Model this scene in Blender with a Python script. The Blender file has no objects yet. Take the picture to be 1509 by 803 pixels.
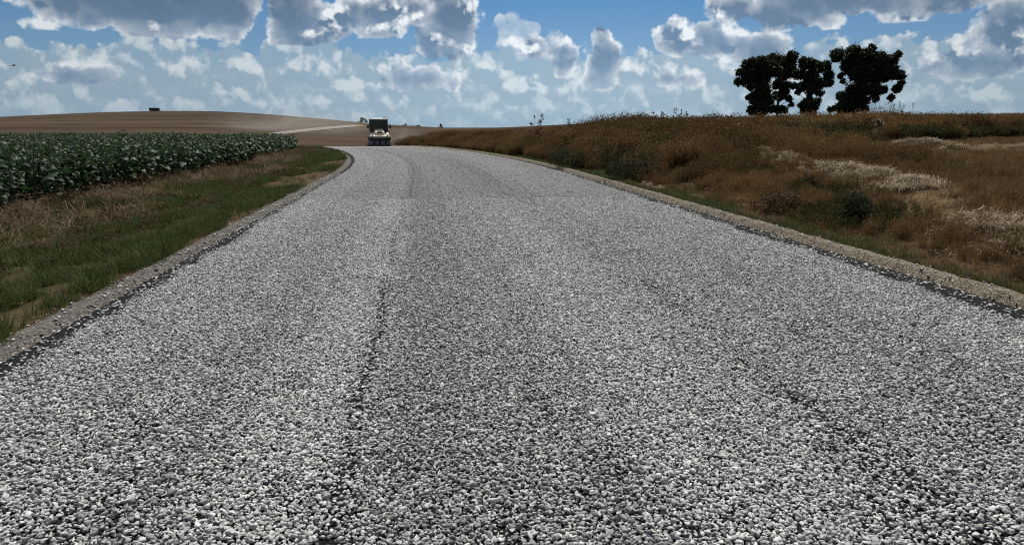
import bpy, math, random
import numpy as np
from mathutils import Vector, Matrix, Quaternion, Euler
SC = bpy.context.scene
COL = SC.collection
R = math.radians

# ------------------------------------------------------------------ camera
F_PX, CX, CY = 1098.0, 754.5, 401.5          # measured on the photograph (1509 x 803)
YAW, PITCH, EYE = R(6.83), R(11.0), 1.5
cam_d = bpy.data.cameras.new('camera'); cam = bpy.data.objects.new('camera', cam_d); COL.objects.link(cam)
cam_d.sensor_width = 36; cam_d.lens = 36 * F_PX / 1509; cam_d.clip_end = 12000; cam_d.clip_start = 0.05
cam.location = (0, 0, EYE); cam.rotation_euler = (R(90) - PITCH, 0, -YAW)
SC.camera = cam
_f = np.array([math.sin(YAW) * math.cos(PITCH), math.cos(YAW) * math.cos(PITCH), -math.sin(PITCH)])
_r = np.array([math.cos(YAW), -math.sin(YAW), 0.0]); _u = np.cross(_r, _f)
def ray(px, py):                              # world direction seen at a photograph pixel
    d = _f + (px - CX) / F_PX * _r - (py - CY) / F_PX * _u
    return d / np.linalg.norm(d)
def bearing(px, py):                          # azimuth (from straight ahead) and elevation, in hundredths of the focal length
    d = ray(px, py)
    az = math.atan2(d[0], d[1]) - YAW
    return az * F_PX / 100, math.asin(d[2]) * F_PX / 100

SUN_AZ, SUN_EL = R(14), R(60)

# ------------------------------------------------------------------ node expressions
class X:
    """A shader socket that understands + - * / so that formulas read as formulas."""
    nt = None
    def __init__(s, k): s.k = k
    @staticmethod
    def node(t, **kw):
        n = X.nt.nodes.new(t)
        for a, b in kw.items(): setattr(n, a, b)
        return n
    @staticmethod
    def put(sock, v):
        if isinstance(v, X): X.nt.links.new(v.k, sock)
        else: sock.default_value = v
    @staticmethod
    def math(op, *a, clamp=False):
        n = X.node('ShaderNodeMath', operation=op, use_clamp=clamp)
        for i, v in enumerate(a): X.put(n.inputs[i], v)
        return X(n.outputs[0])
    def __add__(s, o): return X.math('ADD', s, o)
    __radd__ = __add__
    def __sub__(s, o): return X.math('SUBTRACT', s, o)
    def __rsub__(s, o): return X.math('SUBTRACT', o, s)
    def __mul__(s, o): return X.math('MULTIPLY', s, o)
    __rmul__ = __mul__
    def __truediv__(s, o): return X.math('DIVIDE', s, o)
    def __pow__(s, o): return X.math('POWER', s, o)
    def max(s, o): return X.math('MAXIMUM', s, o)
    def min(s, o): return X.math('MINIMUM', s, o)
    def clamp(s): return X.math('ADD', s, 0.0, clamp=True)
    def exp(s): return X.math('EXPONENT', s)
    def step(s, a, b, lo=0.0, hi=1.0):        # smooth step from a to b
        n = X.node('ShaderNodeMapRange', interpolation_type='SMOOTHSTEP')
        X.put(n.inputs[0], s)
        for i, v in zip((1, 2, 3, 4), (a, b, lo, hi)): n.inputs[i].default_value = v
        return X(n.outputs[0])
def xyz(v):
    n = X.node('ShaderNodeSeparateXYZ'); X.put(n.inputs[0], v); return [X(o) for o in n.outputs]
def vec(x, y, z=0.0):
    n = X.node('ShaderNodeCombineXYZ')
    for i, v in enumerate((x, y, z)): X.put(n.inputs[i], v)
    return X(n.outputs[0])
def vmath(op, *a):
    n = X.node('ShaderNodeVectorMath', operation=op)
    j = 0
    for v in a:
        if op == 'SCALE' and j == 1: X.put(n.inputs['Scale'], v)
        else: X.put(n.inputs[j], v)
        j += 1
    return X(n.outputs['Value'] if op in ('LENGTH', 'DOT_PRODUCT', 'DISTANCE') else n.outputs[0])
def noise(p, scale, detail=4.0, rough=0.55, dims='3D', dist=0.0, color=False, lac=2.0):
    n = X.node('ShaderNodeTexNoise', noise_dimensions=dims)
    if p is not None: X.put(n.inputs['Vector'], p)
    n.inputs['Scale'].default_value = scale; n.inputs['Detail'].default_value = detail
    n.inputs['Roughness'].default_value = rough; n.inputs['Distortion'].default_value = dist; n.inputs['Lacunarity'].default_value = lac
    return X(n.outputs['Color' if color else 0])
def voro(p, scale, detail=0.0, rough=0.5, dims='3D', feature='F1', out='Distance', rnd=1.0):
    n = X.node('ShaderNodeTexVoronoi', voronoi_dimensions=dims, feature=feature)
    X.put(n.inputs['Vector'], p); n.inputs['Scale'].default_value = scale
    if 'Detail' in n.inputs: n.inputs['Detail'].default_value = detail; n.inputs['Roughness'].default_value = rough
    n.inputs['Randomness'].default_value = rnd
    return X(n.outputs[out])
def mix(f, a, b, blend='MIX'):
    n = X.node('ShaderNodeMix', data_type='RGBA', blend_type=blend)
    X.put(n.inputs[0], f)
    for i, v in ((6, a), (7, b)):
        X.put(n.inputs[i], v if isinstance(v, X) else (*v, 1.0))
    return X(n.outputs[2])
def ramp(f, stops):
    n = X.node('ShaderNodeValToRGB'); X.put(n.inputs[0], f)
    e = n.color_ramp.elements
    while len(e) < len(stops): e.new(0.5)
    for q, (pos, c) in zip(e, stops): q.position = pos; q.color = (*c, 1.0)
    return X(n.outputs[0])

# ------------------------------------------------------------------ world: Nishita sky with cumulus
def build_world():
    w = bpy.data.worlds.new('World'); SC.world = w; w.use_nodes = True
    nt = w.node_tree; nt.nodes.clear(); X.nt = nt
    out = X.node('ShaderNodeOutputWorld'); bg = X.node('ShaderNodeBackground')
    nt.links.new(bg.outputs[0], out.inputs[0])
    STR = 0.1
    bg.inputs[1].default_value = STR
    sky = X.node('ShaderNodeTexSky', sky_type='NISHITA', sun_disc=False)
    sky.sun_elevation = SUN_EL; sky.sun_rotation = SUN_AZ
    sky.altitude = 100; sky.air_density = 1.0; sky.dust_density = 0.3; sky.ozone_density = 2.0
    tc = X.node('ShaderNodeTexCoord')
    d = X(tc.outputs['Generated'])
    dx, dy, dz = xyz(d)
    az = X.math('ARCTAN2', dx * math.cos(YAW) - dy * math.sin(YAW), dy * math.cos(YAW) + dx * math.sin(YAW))
    el = X.math('ARCSINE', dz)
    K = F_PX / 100
    u, v = az * K, el * K
    P = vec(u, v)
    # --- edges get their cauliflower from warped noise
    w1 = vmath('SUBTRACT', noise(P, 1.1, 2.0, 0.5, '2D', color=True), (0.5, 0.5, 0.5))
    w2 = vmath('SUBTRACT', noise(P, 5.0, 3.0, 0.6, '2D', color=True), (0.5, 0.5, 0.5))
    Pw = vmath('ADD', vmath('ADD', P, vmath('SCALE', w1, 0.15)), vmath('SCALE', w2, 0.065))
    def puff(off):
        q = vmath('ADD', Pw, (off[0], off[1], 0.0))
        a = voro(q, 2.1, 3.5, 0.55, '2D', 'F1')           # rounded heads
        b = noise(q, 2.0, 7.0, 0.60, '2D')
        return (0.42 - a) * 0.85 + (b - 0.5) * 0.7
    n0 = puff((0, 0)); n1 = puff((0.05, 0.14))
    relief = n0 - n1                                       # >0 where the cloud thins towards the sun
    q5 = vmath('MULTIPLY', Pw, (1.15, 1.5, 1.0))
    def puff2(off):
        q = vmath('ADD', q5, (off[0], off[1], 0.0))
        return (0.42 - voro(q, 3.0, 2.0, 0.55, '2D')) * 0.75 + (noise(q, 2.6, 4.0, 0.52, '2D') - 0.5) * 0.7
    f0 = puff2((0, 0)); f1 = puff2((0.05, 0.16)); frel = f0 - f1
    # --- the big clouds: (x, y, rx, ry, flat base y) in photograph pixels, turned into bearings
    near = [
        (225,-12,165,66,57),(325,8,55,50,57),(120,0,70,34,40),(60,34,28,10,45),
        (432,22,48,62,69),(484,38,40,36,66),
        (556,26,52,38,58),(606,14,38,30,58),(520,20,40,30,60),
        (668,34,46,68,96),(690,20,24,40,96),(640,66,34,34,96),(664,-14,46,40,96),
        (788,72,38,24,87),(832,90,26,30,128),(886,62,24,28,128),(886,95,36,46,132),
        (1000,62,36,32,92),(1044,62,54,32,93),(1120,68,64,34,93),(1078,16,46,26,60),(1150,20,50,34,60),
        (1195,4,80,40,46),(1300,-4,120,36,36),(1400,-12,84,32,22),
        (1506,50,62,50,100),(1446,96,62,34,118),(1388,92,30,22,112),
        (112,112,64,22,126),(612,116,86,24,137),(1000,118,60,16,128),(1250,125,50,12,132),
    ]
    edge_n = n0 * 0.23 + 0.045
    wob = (noise(P, 3.0, 3.0, 0.5, '2D') - 0.5) * 0.10
    F = G = None
    for x, y, rx, ry, base in near:
        cu, cv = bearing(x, y)
        _, bv = bearing(x, base)
        q = vmath('MULTIPLY', vmath('SUBTRACT', Pw, (cu, cv, 0)), (100 / rx, 100 / ry, 0))
        sd = (1.0 - vmath('LENGTH', q)) * (min(rx, ry) / 100 * 1.15)
        G = sd if G is None else G.max(sd)               # without the flat base: for the sunlit rim
        sd = (sd + edge_n).min((v - bv) * 2.6 + wob)
        F = sd if F is None else F.max(sd)
    edge = 0.21
    T = F
    T2 = G + edge_n
    alpha = T.step(-0.02, 0.075)
    rim = (T2.max(0.0) * -12.0).exp()
    # white wisps and heads in front of the grey bodies
    heads = [(232,28,26,18),(290,52,14,6),(60,38,26,10),(490,34,34,36),(585,20,44,30),(570,42,44,14),(455,52,26,10),(690,18,30,26),(706,60,12,44),(640,64,36,14),
             (690,75,30,18),(770,72,32,14),(885,42,22,14),(860,80,10,40),(1004,52,36,26),(1100,40,56,18),(1060,20,40,18),(1160,42,50,10),(1270,24,60,9),(1345,26,40,5),(1480,62,44,30),(1400,70,40,14),(100,88,50,14),(1420,80,50,16)]
    B = None
    for x, y, rx, ry in heads:
        cu, cv = bearing(x, y)
        q = vmath('MULTIPLY', vmath('SUBTRACT', Pw, (cu, cv, 0)), (100 / rx, 100 / ry, 0))
        s_ = 1.25 - vmath('LENGTH', q)
        B = s_ if B is None else B.max(s_)
    B = (B.clamp() * 1.1 + n0 * 0.9 - 0.2).step(0.0, 0.9)
    lit = relief * 3.6 + frel * 1.5
    bright = (rim * 1.1 + B * 0.36 + lit * (0.03 + 0.85 * B + 0.6 * rim)).clamp()
    body = mix(noise(P, 0.9, 3.0, 0.5, '2D').step(0.3, 0.7), (1.15, 1.95, 3.1), (1.5, 2.4, 3.65))
    body = mix(v.step(1.15, 2.0), body, (0.98, 1.48, 2.25))
    white = (7.6, 8.0, 8.3)
    near_c = mix(bright, body, white)
    # --- rows of distant cumulus: crisp sunlit tops that fade downwards into the haze, farthest row first
    rows = []
    for i, (vt, amp, fq, k, wt) in enumerate(((0.50, 0.34, 1.5, f0, 0.20), (0.74, 0.36, 1.1, f0, 0.24), (1.00, 0.40, 0.8, f0, 0.26), (1.22, 0.46, 0.62, n0, 0.30))):
        tp = noise(vec(u * fq + 11.3 * i, 3.7 * i + 0.5), 1.0, 3.0, 0.6, '2D')
        D = (tp - 0.5) * (amp * 2.0) + vt + k * wt - v
        al = D.step(0.0, 0.07) * (D.max(0.0) * -(1.5 - 0.15 * i)).exp() * 0.90
        bt = ((D.max(0.0) * -8.0).exp() * 0.5 + (frel if i < 2 else relief) * 2.4 + (k * 0.7) + 0.26).clamp()
        rows.append((al, mix(bt, (2.9, 3.95, 4.85), [(4.5, 5.4, 6.0), (5.3, 6.1, 6.6), (6.2, 6.9, 7.2), (6.9, 7.4, 7.5)][i])))
    # --- clear sky, deeper blue higher up as in the photograph
    blue = mix(1.0, X(sky.outputs[0]), (0.62, 0.80, 0.98), 'MULTIPLY')
    lowv = (v.max(0.0) * -1.0).exp()
    deep = ramp((v / 4.0).clamp(), [(0.0, (2.2, 3.4, 4.4)), (0.18, (1.6, 2.9, 4.5)), (0.42, (0.56, 1.82, 3.75)), (1.0, (0.44, 1.5, 3.2))])
    base = mix(0.8, blue, deep)
    c = base
    for al, cc in rows: c = mix(al, c, cc)
    # --- a thin pale cap behind the middle towers
    V_ = None
    for x, y, rx, ry in ((770, 44, 50, 30), (806, 66, 32, 34)):
        cu, cv = bearing(x, y)
        q = (1.0 - vmath('LENGTH', vmath('MULTIPLY', vmath('SUBTRACT', Pw, (cu, cv, 0)), (100 / rx, 100 / ry, 0))))
        V_ = q if V_ is None else V_.max(q)
    V_ = V_ + n0 * 0.8
    c = mix(V_.step(0.0, 0.2) * 0.75, c, mix(((V_ * -4.0).exp() + relief).clamp(), (2.9, 4.0, 5.2), (5.6, 6.3, 6.9)))
    c = mix(alpha, c, near_c)
    # --- air in front of everything low down
    hz = (v.max(0.0) * -1.7).exp() * 0.70
    c = mix(hz, c, (2.6, 3.75, 4.7))
    # brighter towards the sun's side of the sky, duller to the far left
    gl = 0.94 + ((u - 0.8) * (u - 0.8) * -0.055).exp() * 0.26
    c = vmath('SCALE', c, gl)
    X.put(bg.inputs[0], c)
    # --- the rest of the dome: sky dimmed and less blue, grey cumulus added for neutral fill light
    g = noise(vmath('SCALE', d, 3.0), 1.0, 4.0, 0.55).step(0.44, 0.60)
    bg2 = X.node('ShaderNodeBackground'); bg2.inputs[1].default_value = STR
    up = mix(g * 0.9, vmath('MULTIPLY', mix(0.8, blue, deep), (0.85, 0.72, 0.62)), (3.9, 3.9, 3.8))
    X.put(bg2.inputs[0], mix(v.step(0.0, -0.4), up, (2.6, 3.75, 4.7)))
    sel = (v.step(2.5, 3.0, 1.0, 0.0)) * (X.math('ABSOLUTE', u).step(8.0, 9.0, 1.0, 0.0)) * v.step(-0.3, -0.2)
    ms = X.node('ShaderNodeMixShader')
    X.put(ms.inputs[0], sel)
    nt.links.new(bg2.outputs[0], ms.inputs[1]); nt.links.new(bg.outputs[0], ms.inputs[2])
    nt.links.new(ms.outputs[0], out.inputs[0])
build_world()

sun_d = bpy.data.lights.new('sun', 'SUN'); sun_d.energy = 4.7; sun_d.angle = R(0.53); sun_d.color = (1.0, 0.955, 0.88)
sun = bpy.data.objects.new('sun', sun_d); COL.objects.link(sun)
SUN_DIR = Vector((math.sin(SUN_AZ) * math.cos(SUN_EL), math.cos(SUN_AZ) * math.cos(SUN_EL), math.sin(SUN_EL)))
sun.rotation_euler = SUN_DIR.to_track_quat('Z', 'Y').to_euler(); sun.location = (20, 40, 60)
SC.view_settings.view_transform = 'Standard'; SC.view_settings.look = 'None'
SC.cycles.use_denoising = False; SC.cycles.filter_width = 1.1; SC.view_settings.exposure = 0.0; SC.view_settings.gamma = 1.0

# ------------------------------------------------------------------ small helpers
RNG = np.random.default_rng(7)
_HT = np.random.default_rng(3).random((256, 256))
def vn(x, y):                                 # value noise in 0..1
    xi, yi = np.floor(x).astype(int), np.floor(y).astype(int)
    fx, fy = x - xi, y - yi
    fx, fy = fx * fx * (3 - 2 * fx), fy * fy * (3 - 2 * fy)
    h = lambda a, b: _HT[a % 256, b % 256]
    return (h(xi, yi) * (1 - fx) + h(xi + 1, yi) * fx) * (1 - fy) + (h(xi, yi + 1) * (1 - fx) + h(xi + 1, yi + 1) * fx) * fy
def fbm(x, y, o=4):
    s, a, t = 0, 1.0, 0
    for i in range(o):
        s = s + a * vn(x * 2 ** i + 17.3 * i, y * 2 ** i + 5.1 * i); t += a; a *= 0.5
    return s / t
def sst(x, a, b):
    t = np.clip((x - a) / (b - a), 0, 1); return t * t * (3 - 2 * t)

def mesh(name, V, Fc, mats=(), parent=None, smooth=False, link=True, fattr=None, vattr=None, mi=None):
    """One mesh object from arrays. Fc: (n,3)/(n,4) array or list of index tuples."""
    me = bpy.data.meshes.new(name)
    V = np.asarray(V, np.float32)
    if isinstance(Fc, np.ndarray):
        n, k = Fc.shape
        me.vertices.add(len(V)); me.vertices.foreach_set('co', V.ravel())
        me.loops.add(n * k); me.loops.foreach_set('vertex_index', Fc.astype(np.int32).ravel())
        me.polygons.add(n); me.polygons.foreach_set('loop_start', np.arange(0, n * k, k, dtype=np.int32))
        me.update(calc_edges=True)
    else:
        me.from_pydata([tuple(map(float, v)) for v in V], [], Fc); me.update()
    for nm, arr in (vattr or {}).items():
        at = me.attributes.new(nm, 'FLOAT', 'POINT'); at.data.foreach_set('value', np.asarray(arr, np.float32))
    for nm, arr in (fattr or {}).items():
        at = me.attributes.new(nm, 'FLOAT', 'FACE'); at.data.foreach_set('value', np.asarray(arr, np.float32))
    for m in (mats if isinstance(mats, (list, tuple)) else [mats]): me.materials.append(m)
    if mi is not None: me.polygons.foreach_set('material_index', np.asarray(mi, np.int32))
    if smooth: me.polygons.foreach_set('use_smooth', np.ones(len(me.polygons), bool))
    o = bpy.data.objects.new(name, me)
    if link: COL.objects.link(o)
    if parent: o.parent = parent
    return o
def thing(name, label, cat, loc=(0, 0, 0), rz=0.0, group=None):
    o = bpy.data.objects.new(name, None); COL.objects.link(o); o.empty_display_size = 0.2
    o.location = loc; o.rotation_euler = (0, 0, rz); tag(o, label, cat, group); return o
def tag(o, label=None, cat=None, group=None, kind=None):
    for k, v in (('label', label), ('category', cat), ('group', group), ('kind', kind)):
        if v: o[k] = v
    return o
class MB:
    """Collects boxes, tubes and lathes into ONE mesh object."""
    def __init__(s): s.v = []; s.f = []
    def add(s, V, F):
        n = len(s.v); s.v += [tuple(v) for v in V]; s.f += [tuple(i + n for i in f) for f in F]; return s
    def box(s, c, d, b=0.02, taper=1.0, rot=None):
        """Bevelled box: centre c, size d, chamfer b, top scaled by taper."""
        x, y, z = (q / 2 for q in d); b = min(b, x * .49, y * .49, z * .49)
        rings = []
        for zz, ins in ((-z, b), (-z + b, 0), (z - b, 0), (z, b)):
            k = 1 + (taper - 1) * (zz + z) / (2 * z)
            X0, Y0 = (x - ins) * k, (y - ins) * k; c0 = max(b - ins, 0.0) + b * .3
            rings.append([(X0, Y0 - c0), (X0, -Y0 + c0), (X0 - c0, -Y0), (-X0 + c0, -Y0), (-X0, -Y0 + c0), (-X0, Y0 - c0), (-X0 + c0, Y0), (X0 - c0, Y0)])
            rings[-1] = [(p, q, zz) for p, q in rings[-1]]
        V = [v for r_ in rings for v in r_]
        if rot is not None: V = [tuple(rot @ Vector(v)) for v in V]
        V = [(v[0] + c[0], v[1] + c[1], v[2] + c[2]) for v in V]
        F = [tuple(range(7, -1, -1))[::-1], tuple(range(24, 32))[::-1]]
        for i in range(3):
            for j in range(8): F.append((8 * i + (j + 1) % 8, 8 * i + j, 8 * i + 8 + j, 8 * i + 8 + (j + 1) % 8))
        return s.add(V, F)
    def tube(s, P, rad, n=8, cap=True):
        P = [Vector(p) for p in P]
        rad = [rad] * len(P) if np.isscalar(rad) else rad
        V, F = [], []
        for i, p in enumerate(P):
            t = (P[min(i + 1, len(P) - 1)] - P[max(i - 1, 0)]).normalized()
            a = t.orthogonal().normalized() if i == 0 else (a - t * a.dot(t)).normalized()
            b = t.cross(a)
            V += [tuple(p + (a * math.cos(2 * math.pi * k / n) + b * math.sin(2 * math.pi * k / n)) * rad[i]) for k in range(n)]
        for i in range(len(P) - 1):
            for k in range(n): F.append((i * n + k, i * n + (k + 1) % n, (i + 1) * n + (k + 1) % n, (i + 1) * n + k))
        if cap: F += [tuple(range(n))[::-1], tuple(range((len(P) - 1) * n, len(P) * n))]
        return s.add(V, F)
    def lathe(s, prof, n=24, axis='x', c=(0, 0, 0)):
        """Profile of (position along the axis, radius), spun round the axis."""
        V, F = [], []
        for a, r_ in prof:
            for k in range(n):
                q = 2 * math.pi * k / n; cs, sn = r_ * math.cos(q), r_ * math.sin(q)
                V.append({'x': (a, cs, sn), 'y': (cs, a, sn), 'z': (cs, sn, a)}[axis])
        V = [tuple(np.add(v, c)) for v in V]
        for i in range(len(prof) - 1):
            for k in range(n): F.append((i * n + k, i * n + (k + 1) % n, (i + 1) * n + (k + 1) % n, (i + 1) * n + k))
        F += [tuple(range(n))[::-1], tuple(range((len(prof) - 1) * n, len(prof) * n))]
        return s.add(V, F)
    def build(s, name, m, parent=None, smooth=False):
        return mesh(name, s.v, s.f, m, parent, smooth)

# ------------------------------------------------------------------ materials
def new_mat(name):
    m = bpy.data.materials.new(name); m.use_nodes = True; nt = m.node_tree; nt.nodes.clear(); X.nt = nt
    out = X.node('ShaderNodeOutputMaterial'); b = X.node('ShaderNodeBsdfPrincipled')
    nt.links.new(b.outputs[0], out.inputs[0])
    b.inputs['Specular IOR Level'].default_value = 0.25
    return m, nt, b, out
def pos(): return X(X.node('ShaderNodeNewGeometry').outputs['Position'])
def attr(name, kind='GEOMETRY'):
    n = X.node('ShaderNodeAttribute', attribute_name=name, attribute_type=kind); return X(n.outputs['Fac'])
def bump(b, h, strength=0.5, dist=0.02):
    n = X.node('ShaderNodeBump'); X.put(n.inputs['Height'], h); n.inputs['Strength'].default_value = strength; n.inputs['Distance'].default_value = dist
    X.nt.links.new(n.outputs[0], b.inputs['Normal'])
def paint(name, c, rough=0.5, metal=0.0, var=0.12, scale=6.0, spec=0.4):
    """Painted or plain surface with slight dirt and wear of its own."""
    m, nt, b, o = new_mat(name)
    tcn = X(X.node('ShaderNodeTexCoord').outputs['Object'])
    g = noise(tcn, scale, 5.0, 0.65)
    X.put(b.inputs['Base Color'], mix((g.step(0.45, 0.75)) * var * 3, c, (0.16, 0.13, 0.10)))
    X.put(b.inputs['Roughness'], (g * 0.3 + (rough - 0.15)).clamp())
    b.inputs['Metallic'].default_value = metal; b.inputs['Specular IOR Level'].default_value = spec
    return m
def leafy(name, c0, c1, rough=0.55, trans=0.25, tint=True, spec=0.3, shade=True):
    """Leaf, blade or straw: colour varies from piece to piece; some light passes through."""
    m, nt, b, out = new_mat(name)
    t = attr('shade')
    if tint: t = t * 0.55 + attr('tint', 'INSTANCER') * 0.45
    c = mix(t.clamp(), c0, c1)
    X.put(b.inputs['Base Color'], c); b.inputs['Roughness'].default_value = rough; b.inputs['Specular IOR Level'].default_value = spec
    if trans > 0:
        tr = X.node('ShaderNodeBsdfTranslucent'); X.put(tr.inputs[0], c)
        ms = X.node('ShaderNodeMixShader'); ms.inputs[0].default_value = trans
        nt.links.new(b.outputs[0], ms.inputs[1]); nt.links.new(tr.outputs[0], ms.inputs[2]); nt.links.new(ms.outputs[0], out.inputs[0])
    return m

# ------------------------------------------------------------------ the lie of the land
QL, QR = -2.62, 4.76                          # road edges, metres left and right of the camera
def cshift(y):                                # the road bends left beyond 24 m (radius about 135 m)
    y = np.asarray(y, float); t = np.clip(y - 24, 0, 78)
    return -(t * t) / 268.0 - np.clip(y - 102, 0, None) * (78 / 134.0)
def qof(x, y): return x - cshift(y)
_By = np.array([-400, -40, 0, 54, 60, 68, 76, 84, 95, 110, 130, 150, 175, 200, 250, 320, 420, 560, 800, 1500, 4000, 9000.])
_Bz = np.array([0, 0, 0, 0, -.035, -.185, -.45, -.84, -1.55, -2.5, -3.35, -3.6, -3.4, -2.95, -2.1, -1.1, -.2, .5, .9, 0., -8, -25.])
def _pchip(xs, ys, x):
    h = np.diff(xs); d = np.diff(ys) / h
    m = np.zeros_like(ys); 
    ok = d[:-1] * d[1:] > 0
    w1, w2 = 2 * h[1:] + h[:-1], h[1:] + 2 * h[:-1]
    m[1:-1][ok] = (w1 + w2)[ok] / (w1[ok] / d[:-1][ok] + w2[ok] / d[1:][ok])
    i = np.clip(np.searchsorted(xs, x) - 1, 0, len(xs) - 2)
    t = (x - xs[i]) / h[i]
    return (ys[i] * (1 + 2 * t) * (1 - t) ** 2 + h[i] * m[i] * t * (1 - t) ** 2 + ys[i + 1] * t * t * (3 - 2 * t) + h[i] * m[i + 1] * t * t * (t - 1))
def zroad(y): return _pchip(_By, _Bz, np.asarray(y, float))
def windrow(x, y):                            # two ridges of raked straw on the right-hand stubble
    a = np.abs(x - (5.4 + 0.245 * y + 0.35 * np.sin(y * 0.55)))
    w = np.exp(-(a / 0.42) ** 2) * sst(y, 5.5, 8) * sst(y, 25, 22)
    b = np.abs(y - (23.6 + 0.12 * (x - 16) + 0.3 * np.sin(x * 0.9)))
    w2 = np.exp(-(b / 0.75) ** 2) * sst(x, 11.5, 16.0) * (0.55 + 0.45 * sst(x, 15.5, 17.5))
    return w, w2
def strip_front(x): return 26.3 + 0.58 * (x - 13.8)   # where the uncut tall growth begins
def rmask(x, y): return 1 - (1 - sst(x, -22, 6)) * sst(y, 58, 92)
def H(x, y, fine=True):
    x, y = np.broadcast_arrays(np.asarray(x, float), np.asarray(y, float))
    q = qof(x, y); z = zroad(y).copy()
    rr, rl = q - QR, QL - q
    # right: a low bank, the stubble field and the rise behind it
    near = sst(y, -10, 8)
    up = 0.42 * sst(rr, 0.9, 4.5) + 0.32 * sst(rr, 0.8, 4.0) * sst(y, 14, 27) * sst(y, 50, 32)
    up = up + np.clip(y - 24, 0, 90) * 0.0225 * sst(x, 5, 36) * sst(y, 240, 90)
    up = up + 0.9 * sst(rr, 30, 120) * sst(y, 20, 60) * sst(y, 300, 120)
    fill = -zroad(y) * sst(x, -4, 18) * sst(y, 320, 150)
    z += (up + fill) * rmask(x, y)
    # left: level verge, a slight hollow, then the crop; the hill far behind it
    z += -0.10 * sst(rl, 0.5, 1.6) + 0.14 * sst(rl, 3.0, 4.6)
    zfl = -zroad(y) * sst(rl, 3, 14) * sst(y, 110, 60) * 0.8
    z += zfl
    hx = x + 0.30 * y - 3
    sx = np.where(hx > 0, 84.0, 128.0)
    z += 9.3 * np.exp(-(hx / sx) ** 2) * sst(y, 130, 345) * sst(y, 1200, 380)
    if fine:
        off = sst(rr, 0.3, 1.2) + sst(rl, 0.4, 1.2)
        nearw = np.exp(-np.clip(np.hypot(x, y) - 30, 0, None) / 40)
        z += off * nearw * ((fbm(x * 0.9, y * 0.9, 3) - 0.5) * 0.16 + (fbm(x * 4, y * 4, 2) - 0.5) * 0.05)
        w, w2 = windrow(x, y); z += 0.16 * w + 0.42 * w2 * fbm(x * 0.7, y * 0.7, 2) * 1.4
    return z

def ground_axis(lo, hi, d0, g, end_lo, end_hi):
    a = list(np.arange(lo, hi + d0 / 2, d0)); st = d0; v = hi
    while v < end_hi: st *= g; v += st; a.append(v)
    st = d0; v = lo; b = []
    while v > end_lo: st *= g; v -= st; b.append(v)
    return np.array(b[::-1] + a)
gx = ground_axis(-14, 20, 0.2, 1.055, -6000, 6000)
gy = ground_axis(-5, 72, 0.24, 1.03, -1500, 9000)
GX, GY = np.meshgrid(gx, gy)
def grid_faces(nx, ny):
    i = np.arange(ny - 1)[:, None] * nx + np.arange(nx - 1)[None, :]; i = i.ravel()
    return np.stack([i, i + 1, i + nx + 1, i + nx], 1)
GZ = H(GX, GY)
Q = qof(GX, GY); RR, RL = Q - QR, QL - Q
# keep the ground a little under the road slab
GZ = np.where((RR < 0.25) & (RL < 0.2) & (GY < 118), zroad(GY) - 0.06, GZ)
W1, W2 = windrow(GX, GY)
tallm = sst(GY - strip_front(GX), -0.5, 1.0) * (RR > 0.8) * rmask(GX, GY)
verge = sst(RL, 0.2, 0.5) * sst(RL, 5.4, 4.7) * sst(GY, 125, 80)
grassm = np.clip(sst(fbm(GX * 0.55, GY * 0.28, 4), 0.43, 0.55) * sst(RL, 0.35, 0.9) * sst(RL, 3.4, 2.5), 0, 1) 
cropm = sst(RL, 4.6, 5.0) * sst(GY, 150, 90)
rightm = sst(RR, 0.1, 0.4) * sst(GY, 240, 120) * rmask(GX, GY)

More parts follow.
